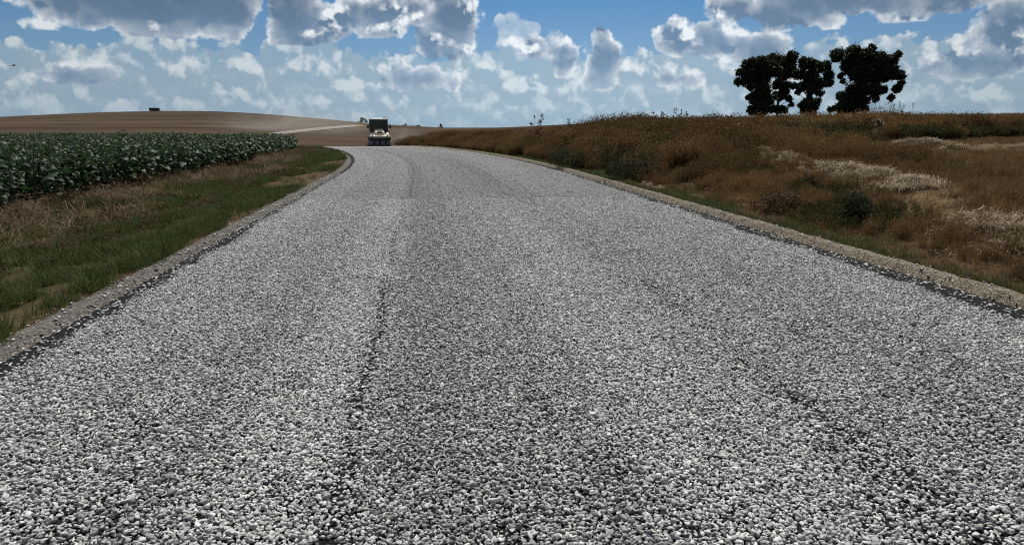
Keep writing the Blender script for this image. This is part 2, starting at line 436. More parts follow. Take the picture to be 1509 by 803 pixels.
def ground_mat():
    m, nt, b, out = new_mat('ground')
    p = pos(); x, y, z = xyz(p)
    n1 = noise(p, 1.3, 6, 0.62); n2 = noise(p, 9.0, 5, 0.65); n3 = noise(p, 55.0, 4, 0.6)
    far = ramp(noise(vmath('MULTIPLY', p, (0.006, 0.02, 0.0)), 1.0, 4, 0.6), [(0.35, (0.050, 0.034, 0.021)), (0.65, (0.090, 0.063, 0.040))])
    # stubble rows with darker lines of swath, running across the hill
    yy = y + noise(vmath('MULTIPLY', p, (0.012, 0.01, 0)), 1.0, 2, 0.5) * 26.0 + x * 0.16
    row = (X.math('SINE', yy * 0.42) * 0.5 + 0.5)
    row2 = (X.math('SINE', yy * 0.155) * 0.5 + 0.5)
    far = mix(row.step(0.55, 0.95) * 0.6 * noise(vmath('MULTIPLY', p, (0.02, 0.06, 0.0)), 1.0, 4, 0.65).step(0.35, 0.6), far, (0.024, 0.013, 0.008))
    far = mix(row2.step(0.8, 1.0) * 0.6, far, (0.095, 0.068, 0.044))
    brow = (y + x * 0.10).step(322, 326)
    far = mix(brow, far, (0.060, 0.053, 0.043))
    far = mix((y + x * 0.10).step(309, 312) * (1.0 - (y + x * 0.10).step(322, 326)), far, (0.035, 0.017, 0.009))
    soil = mix(n2.step(0.35, 0.7), (0.060, 0.036, 0.021), (0.125, 0.082, 0.050))
    soil = mix(n3.step(0.55, 0.75) * 0.7, soil, (0.20, 0.15, 0.095))
    verge_c = mix((n1 * 0.5 + n2 * 0.5).step(0.45, 0.58), soil, (0.105, 0.073, 0.042))
    verge_c = mix(attr('grassm') * n2.step(0.35, 0.6), verge_c, (0.040, 0.045, 0.016))
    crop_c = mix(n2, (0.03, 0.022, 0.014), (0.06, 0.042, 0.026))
    right_c = mix((n1 * 0.6 + n2 * 0.4).step(0.42, 0.6), (0.052, 0.026, 0.012), (0.105, 0.060, 0.027))
    right_c = mix(n3.step(0.55, 0.7) * 0.6, right_c, (0.17, 0.115, 0.06))
    right_c = mix(attr('straw') * n2.step(0.3, 0.5), right_c, (0.15, 0.105, 0.056))
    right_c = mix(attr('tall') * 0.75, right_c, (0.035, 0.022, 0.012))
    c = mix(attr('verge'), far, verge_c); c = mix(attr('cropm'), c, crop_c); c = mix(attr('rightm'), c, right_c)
    X.put(b.inputs['Base Color'], c); b.inputs['Roughness'].default_value = 0.95; b.inputs['Specular IOR Level'].default_value = 0.05
    bump(b, n2 * 0.6 + n3 * 0.4, 0.7, 0.05)
    return m
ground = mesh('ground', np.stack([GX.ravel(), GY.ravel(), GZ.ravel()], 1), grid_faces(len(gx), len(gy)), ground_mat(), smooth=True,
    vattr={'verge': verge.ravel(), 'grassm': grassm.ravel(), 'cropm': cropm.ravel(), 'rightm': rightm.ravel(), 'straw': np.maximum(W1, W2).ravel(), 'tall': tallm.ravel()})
tag(ground, 'rolling farmland of brown stubble and bare soil', 'ground', kind='structure')

# ------------------------------------------------------------------ road: bitumen sheet, rough shoulders, loose chippings
def strip(name, offs, ys, zoff, m, label, wob=None):
    ny, nx = len(ys), len(offs)
    yy = np.repeat(ys[:, None], nx, 1); sl = np.gradient(cshift(ys), ys)[:, None]
    o = np.array(offs)[None, :] + (0 if wob is None else wob(ys, nx))
    nrm = np.sqrt(1 + sl * sl)
    xx = cshift(ys)[:, None] + o / nrm; y2 = yy - o * sl / nrm
    zz = np.repeat(zroad(ys)[:, None], nx, 1) + (zoff(o, y2) if callable(zoff) else zoff)
    ob = mesh(name, np.stack([xx.ravel(), y2.ravel(), zz.ravel()], 1), grid_faces(nx, ny), m, smooth=True)
    return tag(ob, label, 'road', kind='structure')
def road_mat():
    m, nt, b, out = new_mat('bitumen')
    p = pos(); x, y, z = xyz(p)
    n = noise(p, 40, 5, 0.6)
    X.put(b.inputs['Base Color'], mix(n.step(0.4, 0.7), (0.009, 0.009, 0.009), (0.026, 0.025, 0.024)))
    b.inputs['Roughness'].default_value = 0.85; b.inputs['Specular IOR Level'].default_value = 0.08
    bump(b, noise(p, 90, 3, 0.6), 0.8, 0.012)
    return m
bit = road_mat()
ys = np.concatenate([np.arange(-8, 60, 0.5), np.arange(60, 128, 1.5)])
ey = np.arange(-8, 130, 0.07)
wobL = lambda yv, n: ((fbm(yv * 1.6, yv * 0 + 3.3, 4) - 0.5) * 0.10)[:, None] * (np.arange(n) == 0)[None, :]
wobR = lambda yv, n: ((fbm(yv * 1.6, yv * 0 + 9.3, 4) - 0.5) * 0.10)[:, None] * (np.arange(n) == n - 1)[None, :]
road = strip('road', np.linspace(QL - 0.12, QR + 0.22, 12), ys, 0.0, bit, 'black bitumen road surface under the loose chippings')

def shoulder_mat(name, c0, c1, c2):
    m, nt, b, out = new_mat(name)
    p = pos(); n = noise(p, 3.0, 5, 0.6); g = voro(p, 62.0, 0, 0.5, '3D', 'F1', 'Color'); gs, _, _ = xyz(g)
    d = voro(p, 62.0)
    c = mix(n.step(0.35, 0.65), c0, c1); c = mix(gs.step(0.55, 0.9) * 0.8, c, c2); c = mix((1.0 - gs).step(0.6, 0.95) * 0.6, c, (0.05, 0.047, 0.043))
    X.put(b.inputs['Base Color'], c); b.inputs['Roughness'].default_value = 0.9
    bump(b, (1.0 - d) * 0.7 + noise(p, 14, 4, 0.6), 0.9, 0.03)
    return m
shl = shoulder_mat('grey gravel', (0.080, 0.072, 0.063), (0.125, 0.112, 0.097), (0.25, 0.23, 0.205))
shr = shoulder_mat('pale gravel', (0.125, 0.100, 0.068), (0.205, 0.168, 0.115), (0.34, 0.30, 0.235))
sy = np.concatenate([np.arange(-8, 24, 0.08), np.arange(24, 60, 0.25), np.arange(60, 110, 1.0)])
def shz(side):
    def f(o, y):
        e = (QL - 0.10 - o) if side < 0 else (o - QR - 0.20)
        return -0.035 + (0.065 if side < 0 else 0.115) * sst(e, 0.0, 0.08) - (0.07 if side < 0 else 0.10) * sst(e, 0.20, 0.42) + (fbm(o * 9, y * 9, 3) - 0.5) * 0.035
    return f
wob = lambda yv, n: ((fbm(yv * 0.8, yv * 0 + 1.3, 5) - 0.5) * 0.26)[:, None] * np.linspace(1, 0.6, n)[None, :]
strip('road_shoulder', np.linspace(QL - 0.64, QL - 0.02, 12), sy, shz(-1), shl, 'grey gravel shoulder along the left edge of the road', lambda yv, n: wob(yv, n) * 0.8)
strip('road_shoulder', np.linspace(QR + 0.12, QR + 0.68, 12), sy, shz(1), shr, 'pale gravel shoulder along the right edge of the road', lambda yv, n: wob(yv + 40, n) * 0.5)

# instancing of stuff nobody could count, on a cloud of points
def scatter(name, P, rot, scl, idx, protos, label, tint=None, cat='gravel'):
    c = bpy.data.collections.new(name + ' kinds')
    for o in protos: c.objects.link(o)
    me = bpy.data.meshes.new(name); n = len(P)
    me.vertices.add(n); me.vertices.foreach_set('co', np.asarray(P, np.float32).ravel())
    a = me.attributes.new('rot', 'FLOAT_VECTOR', 'POINT'); a.data.foreach_set('vector', np.asarray(rot, np.float32).ravel())
    a = me.attributes.new('scl', 'FLOAT_VECTOR', 'POINT'); a.data.foreach_set('vector', np.asarray(scl, np.float32).ravel())
    a = me.attributes.new('idx', 'INT', 'POINT'); a.data.foreach_set('value', np.asarray(idx, np.int32))
    a = me.attributes.new('tint', 'FLOAT', 'POINT'); a.data.foreach_set('value', np.asarray(RNG.random(n) if tint is None else tint, np.float32))
    ob = bpy.data.objects.new(name, me); COL.objects.link(ob)
    ng = bpy.data.node_groups.new(name, 'GeometryNodeTree')
    ng.interface.new_socket('Geometry', in_out='INPUT', socket_type='NodeSocketGeometry')
    ng.interface.new_socket('Geometry', in_out='OUTPUT', socket_type='NodeSocketGeometry')
    N, L = ng.nodes.new, ng.links.new
    gi, go, ip, ci = N('NodeGroupInput'), N('NodeGroupOutput'), N('GeometryNodeInstanceOnPoints'), N('GeometryNodeCollectionInfo')
    ci.inputs['Collection'].default_value = c; ci.inputs['Separate Children'].default_value = True; ci.inputs['Reset Children'].default_value = True
    def na(nm, dt):
        k = N('GeometryNodeInputNamedAttribute'); k.data_type = dt; k.inputs['Name'].default_value = nm; return k.outputs['Attribute']
    L(gi.outputs[0], ip.inputs['Points']); L(ci.outputs[0], ip.inputs['Instance'])
    ip.inputs['Pick Instance'].default_value = True
    L(na('idx', 'INT'), ip.inputs['Instance Index']); L(na('scl', 'FLOAT_VECTOR'), ip.inputs['Scale'])
    er = N('FunctionNodeEulerToRotation'); L(na('rot', 'FLOAT_VECTOR'), er.inputs[0]); L(er.outputs[0], ip.inputs['Rotation'])
    L(ip.outputs[0], go.inputs[0])
    md = ob.modifiers.new('scatter', 'NODES'); md.node_group = ng
    return tag(ob, label, cat, kind='stuff')
def world_of(q, y):                            # lateral offset and distance along the road -> x, y
    return q + cshift(y), y
def in_view(x, y, margin=1.5, z=0.0):          # horizontal wedge of the photograph, with room for a step aside
    d = np.hypot(x, y); a = np.arctan2(x, y) - YAW
    return (np.abs(a) < R(37)) | (d < margin + 1) | (d * np.abs(np.sin(np.abs(a) - R(35))) < margin)

_ico = None
def ico(sub):
    import bmesh
    bm = bmesh.new(); bmesh.ops.create_icosphere(bm, subdivisions=sub, radius=1.0)
    V = np.array([v.co[:] for v in bm.verts]); Fc = np.array([[v.index for v in f.verts] for f in bm.faces]); bm.free(); return V, Fc
def stone(sub, rng):
    V, Fc = ico(sub)
    for _ in range(16):                         # crushed faces: cut the ball by random planes
        n = rng.normal(size=3); n /= np.linalg.norm(n); d = rng.uniform(0.34, 0.80)
        k = V @ n; V = V - np.outer(np.clip(k - d, 0, None), n)
    V = V * np.array([rng.uniform(1.0, 1.4), rng.uniform(0.75, 1.05), rng.uniform(0.45, 0.75)])
    return V * 1.12, Fc
def stone_mat():
    m, nt, b, out = new_mat('limestone chip')
    t = attr('shade') * 0.62 + attr('tint', 'INSTANCER') * 0.38
    tc = X(X.node('ShaderNodeTexCoord').outputs['Object']); n = noise(tc, 60.0, 3, 0.6)
    c = ramp(t, [(0.12, (0.16, 0.158, 0.154)), (0.40, (0.39, 0.384, 0.374)), (0.70, (0.57, 0.562, 0.549)), (0.95, (0.72, 0.71, 0.693))])
    c = mix(n.step(0.5, 0.75) * 0.35, c, (0.22, 0.215, 0.205))
    X.put(b.inputs['Base Color'], c); b.inputs['Roughness'].default_value = 0.7; b.inputs['Specular IOR Level'].default_value = 0.35
    return m
STONE = stone_mat()
def stones():
    rng = np.random.default_rng(11)
    protos = []
    for i in range(12):
        V, Fc = stone(2, rng)
        protos.append(mesh('chip', V, Fc, STONE, link=False, vattr={'shade': np.full(len(V), rng.random())}))
    # near: every chip by itself
    SP = 0.0170
    Y0, Y1 = 0.9, 16.0
    nq, ny = int((QR - QL) / SP), int((Y1 - Y0) / SP)
    q, y = np.meshgrid(QL + (np.arange(nq) + .5) * SP, Y0 + (np.arange(ny) + .5) * SP)
    q, y = q.ravel(), y.ravel()
    q = q + rng.uniform(-.62, .62, len(q)) * SP; y = y + rng.uniform(-.62, .62, len(y)) * SP
    q2 = rng.uniform(QL, QR, int(len(q) * 0.62)); y2 = rng.uniform(Y0, Y1, len(q2))   # a second, loose layer
    lay = np.concatenate([np.zeros(len(q)), np.ones(len(q2))]); q = np.concatenate([q, q2]); y = np.concatenate([y, y2])
    def keep(q, y):
        """Chance that a chip lies here: ragged edges, the joint between passes, thin spots, wheel paths."""
        k = np.full(len(q), 0.98)
        eL, eR = q - QL, QR - q
        k *= sst(eL + (fbm(y * 2.2, q * 0 + 2, 3) - .5) * .22, -0.02, 0.13) * sst(eR + (fbm(y * 2.2, q * 0 + 7, 3) - .5) * .26, 0.0, 0.16)
        j1 = np.abs(q + 0.365 + (fbm(y * 0.5, q * 0 + 31, 3) - .5) * 0.16 + rng.normal(0, .018, len(q)))
        k *= 1 - (0.36 * np.exp(-(j1 / 0.070) ** 2) + .42 * np.exp(-(j1 / 0.034) ** 2)) * (.50 + .50 * sst(fbm(y * 1.4, q * 0 + 13, 3), 0.36, 0.58))
        j2 = np.abs(q - 2.12 + rng.normal(0, .03, len(q)) + (fbm(y * 0.5, q * 0 + 57, 3) - .5) * 0.30)
        k *= 1 - 0.5 * np.exp(-(j2 / 0.085) ** 2) * sst(fbm(y * 0.6, q * 0 + 23, 3) + 0.12 * sst(y, 6, 2.5), 0.42, 0.62)
        k *= 1 - 0.30 * sst(fbm(q * 3.5, y * 1.6, 4), 0.58, 0.74)
        return k
    m = (rng.random(len(q)) < keep(q, y)) & in_view(q, y, 2.4)
    q, y, lay = q[m], y[m], lay[m]
    n = len(q); x, yw = world_of(q, y)
    s = 0.0111 * rng.lognormal(0.0, 0.22, n)
    band = fbm(q * 1.5, y * 0.035, 3)           # lengthwise streaks left by the spreader
    tint = np.clip(rng.random(n) * 0.8 + (band - 0.5) * 1.1 + 0.12, 0, 1)
    P = np.stack([x, yw, zroad(yw) + s * 0.33 + lay * 0.011 + rng.uniform(-.002, .004, n)], 1)
    rot = np.stack([rng.normal(0, .32, n), rng.normal(0, .32, n), rng.uniform(0, 6.28, n)], 1)
    scl = s[:, None] * rng.uniform(0.85, 1.15, (n, 3))
    scatter('chippings', P, rot, scl, rng.integers(0, 12, n), protos, 'loose white limestone chippings spread over the near road', tint)
    # stray chips on the bitumen edges and shoulders
    n = 3800; side = rng.random(n) < .5
    y = 1.5 + rng.random(n) ** 1.5 * 24
    q = np.where(side, QL - np.abs(rng.normal(0, .17, n)), QR + np.abs(rng.normal(0, .20, n))); x, yw = world_of(q, y)
    s = 0.0145 * rng.lognormal(0, .25, n)
    P = np.stack([x, yw, zroad(yw) + np.where(side, shz(-1)(q, yw), shz(1)(q, yw)).clip(0, 1) + s * .4], 1)
    rot = rng.uniform(-1, 1, (n, 3)) * np.array([.4, .4, 3.1])
    scatter('stray_chippings', P, rot, np.repeat(s[:, None], 3, 1), rng.integers(0, 12, n), protos, 'stray chips flung onto the bare road edges')
    # farther off: the same chips in ragged hand-sized patches
    patches = []
    lo = [stone(1, rng) for _ in range(8)]
    for i in range(17):
        VV, FF, SH = [], [], []; o = 0; thin = i >= 8
        A = 0.21
        g = np.arange(-A + SP / 2, A, SP)
        for a in g:
            for c_ in g:
                px, py = a + rng.uniform(-.6, .6) * SP, c_ + rng.uniform(-.6, .6) * SP
                if rng.random() < (0.16 if thin else 0.02) or (i >= 14 and abs(px + .035 + rng.normal(0, .020)) < .026 and rng.random() < .9): continue
                V, Fc = lo[rng.integers(8)]
                a_ = rng.uniform(0, 6.28); ca, sa = math.cos(a_), math.sin(a_)
                s = 0.0111 * rng.lognormal(0, .22)
                V = V @ np.array([[ca, sa, 0], [-sa, ca, 0], [0, 0, 1]]) * s + np.array([px, py, s * .33 + rng.uniform(0, .01)])
                VV.append(V); FF.append(Fc + o); SH.append(np.full(len(V), np.clip(rng.random() * 1.15 - .08, 0, 1))); o += len(V)
                if rng.random() < .5:
                    V = V + np.array([rng.normal(0, .012), rng.normal(0, .012), .011]); VV.append(V); FF.append(Fc + o); SH.append(np.full(len(V), rng.random())); o += len(V)
        patches.append(mesh('chip_patch', np.concatenate(VV), np.concatenate(FF), STONE, link=False, vattr={'shade': np.concatenate(SH)}))
    SPP = 0.42
    Pq, Py = np.meshgrid(np.linspace(QL + 0.25, QR - 0.27, 17), np.arange(Y1 + 0.05, 92, SPP))
    Pq, Py = Pq.ravel() + rng.uniform(-.02, .02, Pq.size), Py.ravel() + rng.uniform(-.02, .02, Pq.size)
    sl = np.gradient(cshift(Py + np.array([0.])), 1) if False else -(np.clip(Py - 24, 0, 78)) / 134.0
    nr = np.sqrt(1 + sl * sl)
    x, y = cshift(Py) + Pq / nr, Py - Pq * sl / nr
    slope = -np.gradient(zroad(np.arange(0, 140, 1.0)))[np.clip(Py.astype(int), 0, 138)]
    n = len(x); P = np.stack([x, y, zroad(y) + 0.002 + rng.uniform(0, .006, n)], 1)
    turn = rng.integers(0, 4, n) * (np.abs(slope) < .01) * (np.abs(Pq + .4) > .2)
    rot = np.stack([-slope * (turn == 0), np.zeros(n), turn * math.pi / 2 + np.arctan(-sl) * -1.0 * (-1)], 1)
    rot[:, 2] = turn * math.pi / 2 - np.arctan(sl)
    band = fbm(Pq * 1.5, Py * 0.035, 3); tint = np.clip(0.62 + (band - .5) * 0.8 - .14 * np.exp(-((Pq + .4) / .3) ** 2) - .12 * np.exp(-((Pq - 2.1) / .5) ** 2) - .10 * np.exp(-((Pq + 1.3) / .3) ** 2) + rng.uniform(-.03, .03, n), 0, 1)
    scatter('distant_chippings', P, rot, np.ones((n, 3)), np.where(rng.random(n) < .06 + .5 * sst(fbm(Pq * 1.4 + 5, Py * .12, 3), .5, .7), rng.integers(8, 14, n), np.where((np.abs(Pq + .4) < .2) , rng.integers(14, 17, n), rng.integers(0, 8, n))), patches, 'white chippings over the far half of the road', tint)
stones()

# ------------------------------------------------------------------ plants
def blades(base, head, length, width, lean, curl, seg=3, wtip=0.15, twist=None):
    """Curved tapering ribbons: base (n,3), heading, length, width, lean from upright, extra curl towards the tip."""
    n = len(base); t = np.linspace(0, 1, seg + 1)
    ang = lean[:, None] + curl[:, None] * t[None, :] ** 1.5
    dl = length[:, None] / seg
    r_ = np.concatenate([np.zeros((n, 1)), np.cumsum(np.sin(ang[:, 1:]) * dl, 1)], 1)
    z = np.concatenate([np.zeros((n, 1)), np.cumsum(np.cos(ang[:, 1:]) * dl, 1)], 1)
    C = base[:, None, :] + np.stack([r_ * np.cos(head)[:, None], r_ * np.sin(head)[:, None], z], 2)
    tw = head + math.pi / 2 if twist is None else twist
    w = (width[:, None] * (1 - (1 - wtip) * t[None, :])) / 2
    W = np.stack([np.cos(tw)[:, None] * w, np.sin(tw)[:, None] * w, np.zeros_like(w)], 2)
    V = np.stack([C - W, C + W], 2).reshape(-1, 3)
    i = (np.arange(n)[:, None] * (seg + 1) + np.arange(seg)[None, :]).ravel() * 2
    return V, np.stack([i, i + 1, i + 3, i + 2], 1), C
def flakes(C, size, rng, squash=0.7):
    """Small randomly turned leaf-like diamonds at points C."""
    n = len(C); a = rng.normal(size=(n, 3)); a /= np.linalg.norm(a, axis=1)[:, None]
    b = np.cross(a, rng.normal(size=(n, 3))); b /= np.linalg.norm(b, axis=1)[:, None]
    s = np.asarray(size) * np.ones(n); c = np.cross(a, b)
    V = np.stack([C - a * s[:, None], C + b * (s * squash)[:, None] + c * (s * .25)[:, None], C + a * s[:, None], C - b * (s * squash)[:, None] + c * (s * .25)[:, None]], 1).reshape(-1, 3)
    i = np.arange(n) * 4
    return V, np.stack([i, i + 1, i + 2, i + 3], 1)
def join(parts):
    VV, FF, SH, o = [], [], [], 0
    for V, Fc, sh in parts:
        VV.append(V); FF.append(Fc + o); SH.append(np.asarray(sh) * np.ones(len(V))); o += len(V)
    return np.concatenate(VV), np.concatenate(FF), np.concatenate(SH)
M_GRASS = leafy('green grass', (0.026, 0.037, 0.009), (0.105, 0.135, 0.036), 0.6, 0.3, spec=0.12)
M_DRYGR = leafy('dry grass', (0.070, 0.043, 0.022), (0.21, 0.145, 0.075), 0.65, 0.3)
M_WEED = leafy('brown weed', (0.070, 0.039, 0.014), (0.27, 0.163, 0.063), 0.7, 0.25, spec=0.15)
M_GWEED = leafy('green weed', (0.026, 0.027, 0.009), (0.095, 0.090, 0.030), 0.7, 0.25, spec=0.08)
M_STRAW = leafy('straw', (0.14, 0.095, 0.048), (0.44, 0.345, 0.205), 0.5, 0.15)
M_PALE = leafy('bleached stalk', (0.20, 0.145, 0.09), (0.40, 0.31, 0.21), 0.6, 0.3, tint=False)

def tuft(rng, n, h, spread, m, name='tuft', w=0.007, lean=0.45):
    r_ = spread * np.sqrt(rng.random(n)); a = rng.uniform(0, 6.28, n)
    base = np.stack([r_ * np.cos(a), r_ * np.sin(a), np.full(n, -0.01)], 1)
    V, Fc, C = blades(base, a + rng.normal(0, .9, n), h * rng.uniform(.5, 1.1, n), w * rng.uniform(.7, 1.3, n), np.abs(rng.normal(0, lean, n)), rng.uniform(0.1, 1.1, n), 3)
    sh = np.repeat(rng.random(n), 8)
    return mesh(name, V, Fc, m, link=False, vattr={'shade': sh})
def weed(rng, n, h, spread, m, name='weed', nb=7, w=0.008, fl=0.016, lean=0.16):
    """A clump of branching stalks with seed heads."""
    r_ = spread * np.sqrt(rng.random(n)); a = rng.uniform(0, 6.28, n)
    base = np.stack([r_ * np.cos(a), r_ * np.sin(a), np.full(n, -0.02)], 1)
    L = h * rng.uniform(.55, 1.1, n)
    V, Fc, C = blades(base, a + rng.normal(0, .8, n), L, w * rng.uniform(.7, 1.2, n), np.abs(rng.normal(0, lean, n)), rng.normal(0.1, .25, n), 4, .4)
    sh0 = rng.random(n); parts = [(V, Fc, np.repeat(sh0, 10))]
    k = rng.integers(1, 5, n * nb); st = np.repeat(np.arange(n), nb)
    f_ = rng.random(n * nb)[:, None]; b0 = C[st, k - 1] * (1 - f_) + C[st, k] * f_
    V2, F2, C2 = blades(b0, rng.uniform(0, 6.28, n * nb), L[st] * rng.uniform(.10, .32, n * nb), np.full(n * nb, w * .7), rng.uniform(.3, 1.0, n * nb), rng.uniform(-.5, .3, n * nb), 2, .4)
    parts.append((V2, F2, np.repeat(np.clip(sh0[st] + rng.normal(0, .15, n * nb), 0, 1), 6)))
    if fl:
        pts = np.concatenate([C2[:, 1], C2[:, 2], C[:, 4], C2[:, 2] + rng.normal(0, .02, (n * nb, 3))])
        V3, F3 = flakes(pts, fl * rng.uniform(.5, 1.3, len(pts)), rng)
        parts.append((V3, F3, np.repeat(rng.random(len(pts)), 4)))
    V, Fc, sh = join(parts)
    return mesh(name, V, Fc, m, link=False, vattr={'shade': sh})
def leafclump(rng, n, rad, h, size, m, name='leafy_weed'):
    a = rng.uniform(0, 6.28, n); r_ = rad * np.sqrt(rng.random(n)); z = h * rng.random(n) ** .8 * np.sqrt(np.clip(1 - (r_ / rad) ** 2 * .7, 0, 1))
    V, Fc = flakes(np.stack([r_ * np.cos(a), r_ * np.sin(a), z], 1), size * rng.uniform(.5, 1.2, n), rng, .45)
    return mesh(name, V, Fc, m, link=False, vattr={'shade': np.repeat(rng.random(n), 4)})
def strawpile(rng, n, rad, h, m, name='straw_bundle', w=0.009, flat=False):
    a = rng.uniform(0, 6.28, n); r_ = rad * np.sqrt(rng.random(n))
    base = np.stack([r_ * np.cos(a), r_ * np.sin(a), h * rng.random(n)], 1)
    V, Fc, C = blades(base, rng.uniform(0, 6.28, n), rng.uniform(.08, .22 if flat else .42, n), np.full(n, w * (.75 if flat else 1)), np.clip(rng.normal(1.5 if flat else 1.35, .13 if flat else .25, n), .5, 1.75), rng.normal(0.1, .4, n), 3, .8)
    return mesh(name, V, Fc, m, link=False, vattr={'shade': np.repeat(rng.random(n), 8)})

rg = np.random.default_rng(21)
def place(q, y, sink=0.0):
    x, yw = world_of(q, y); return np.stack([x, yw, H(x, yw) - sink], 1)
def rand_rot(n, k=0.15): return np.stack([rg.normal(0, k, n), rg.normal(0, k, n), rg.uniform(0, 6.28, n)], 1)
def iso(s): return np.repeat(np.asarray(s)[:, None], 3, 1)
def pick(n_protos, n): return rg.integers(0, n_protos, n)

# --- left verge
gt = [tuft(rg, 46, .15, .10, M_GRASS, w=.007, lean=.6) for _ in range(5)]
dt = [tuft(rg, 34, .13, .12, M_DRYGR, w=.006, lean=1.0) for _ in range(4)]
n = 64000; y = 3 + rg.random(n) ** 1.25 * 72; q = QL - rg.uniform(.34, 4.3, n)
P = place(q, y); rl = QL - q
g = sst(fbm(P[:, 0] * .55, P[:, 1] * .28, 4), .39, .52) * sst(fbm(P[:, 0] * 1.7 + 7, P[:, 1] * .8, 3), .34, .52) * sst(rl + (fbm(P[:, 0] * 2, P[:, 1] * 1.5, 3) - .5) * .5, .36, .6) * sst(rl, 4.3, 3.3)
k = (rg.random(n) < g * .95 + .015) & in_view(P[:, 0], P[:, 1]); P = P[k]; n = len(P)
scatter('verge_grass', P, rand_rot(n), iso(rg.uniform(.55, 1.35, n) * (0.7 + 0.6 * fbm(P[:, 0] * .8, P[:, 1] * .5, 2))), pick(5, n), gt, 'short green grass along the left verge')
n = 30000; y = 3 + rg.random(n) ** 1.25 * 72; q = QL - rg.uniform(.38, 5.2, n)
P = place(q, y)
g = sst(fbm(P[:, 0] * .8 + 40, P[:, 1] * .4, 4), .46, .62) * .26 * (.35 + .65 * sst(QL - q, 3.6, 2.6)) + .07
k = (rg.random(n) < g) & in_view(P[:, 0], P[:, 1]); P = P[k]; n = len(P)
scatter('verge_dry_grass', P, rand_rot(n, .3), iso(rg.uniform(.4, 1.1, n)), pick(4, n), dt, 'tan dried grass and litter between verge and crop')
sp = [strawpile(rg, 40, .16, .05, M_DRYGR) for _ in range(4)]
n = 5200; y = 5 + rg.random(n) ** 1.2 * 60; q = QL - rg.uniform(2.6, 5.4, n); P = place(q, y)
k = (fbm(P[:, 0] * .6, P[:, 1] * .6 + 9, 3) > .53) & in_view(P[:, 0], P[:, 1]); P = P[k]; n = len(P)
scatter('verge_litter', P, rand_rot(n, .2), iso(rg.uniform(.6, 1.2, n)), pick(4, n), sp, 'dead stalks lying on bare soil beside the crop')
vw = [leafclump(rg, 150, .16, .20, .026, M_GWEED, 'verge_weed') for _ in range(3)] + [weed(rg, 14, .30, .14, M_DRYGR, fl=.012, nb=5, w=.006) for _ in range(3)]
n = 1500; y = 5 + rg.random(n) ** 1.2 * 58; q = QL - rg.uniform(1.4, 4.9, n); P = place(q, y)
k = (fbm(P[:, 0] * .7 + 3, P[:, 1] * .5 + 19, 3) > .46) & in_view(P[:, 0], P[:, 1]); P = P[k]; n = len(P)
scatter('verge_weeds', P, rand_rot(n, .15), iso(rg.uniform(.4, 1.1, n)), pick(6, n), vw, 'small mixed weeds on the bare strip beside the crop')
# clods of turned soil at the foot of the crop
cl = []
cm = paint('soil clod', (0.10, 0.066, 0.040), .95, 0, .05, 20, .05)
for i in range(4): V, Fc = stone(1, rg); cl.append(mesh('clod', V, Fc, cm, link=False))
n = 2600; y = 5 + rg.random(n) ** 1.3 * 50; q = QL - 2.6 - np.abs(rg.normal(1.6, .9, n)); P = place(q, y); k = in_view(P[:, 0], P[:, 1]); P = P[k]; n = len(P)
scatter('soil_clods', P, rand_rot(n, .6), iso(rg.lognormal(-3.5, .5, n)), pick(4, n), cl, 'brown soil clods scattered along the crop edge')

# --- the leafy crop on the left
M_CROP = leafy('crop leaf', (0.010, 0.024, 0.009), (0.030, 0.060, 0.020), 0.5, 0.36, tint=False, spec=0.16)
M_STEM = paint('crop stem', (0.05, 0.075, 0.03), .6, 0, .05)
def crop_parts(rng, h):
    nl = int(rng.integers(19, 25)); parts = []
    tl = np.linspace(0, 1, 6); wp = np.array([.10, .82, 1.0, .80, .45, .03])
    for i in range(nl):
        f = (i + .5) / nl; z0 = h * (.16 + .80 * f); a = i * 2.4 + rng.normal(0, .35)
        L = (.225 - .11 * f ** 2) * rng.uniform(.8, 1.2); Wd = L * .43 * rng.uniform(.85, 1.1)
        pet = L * .45; up = .55 - .1 * (1 - f); roll = rng.normal(0, .35)
        droop = rng.uniform(.5, 1.3) * (1 - .35 * f)
        ang = up - (up + droop) * tl ** .9; dl = L / 5
        rr_ = pet + np.concatenate([[0], np.cumsum(np.cos(ang[1:]) * dl)]); zz = z0 + pet * .5 + np.concatenate([[0], np.cumsum(np.sin(ang[1:]) * dl)])
        ca, sa = math.cos(a), math.sin(a); V = []
        for j in range(6):
            for sd in (-1, 0, 1):
                s_ = sd * wp[j] * Wd; lift = abs(sd) * wp[j] * Wd * .28 + s_ * roll
                V.append((rr_[j] * ca - s_ * sa, rr_[j] * sa + s_ * ca, zz[j] + lift))
        Fq = [(3 * j + k, 3 * j + k + 1, 3 * j + k + 4, 3 * j + k + 3) for j in range(5) for k in range(2)]
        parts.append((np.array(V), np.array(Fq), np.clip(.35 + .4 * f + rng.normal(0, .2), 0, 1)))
        pv = [(0, 0, z0), (0, 0, z0 + .012), (rr_[0] * ca, rr_[0] * sa, zz[0] + .006), (rr_[0] * ca, rr_[0] * sa, zz[0] - .006)]
        parts.append((np.array(pv), np.array([(0, 1, 2, 3)]), .5))
    V, Fc, sh = join(parts)
    mb = MB(); mb.tube([(0, 0, -.05), (rng.normal(0, .01), rng.normal(0, .01), h * .5), (rng.normal(0, .02), rng.normal(0, .02), h * .98)], [.014, .011, .006], 6)
    return V, Fc, sh, mb
kinds = []
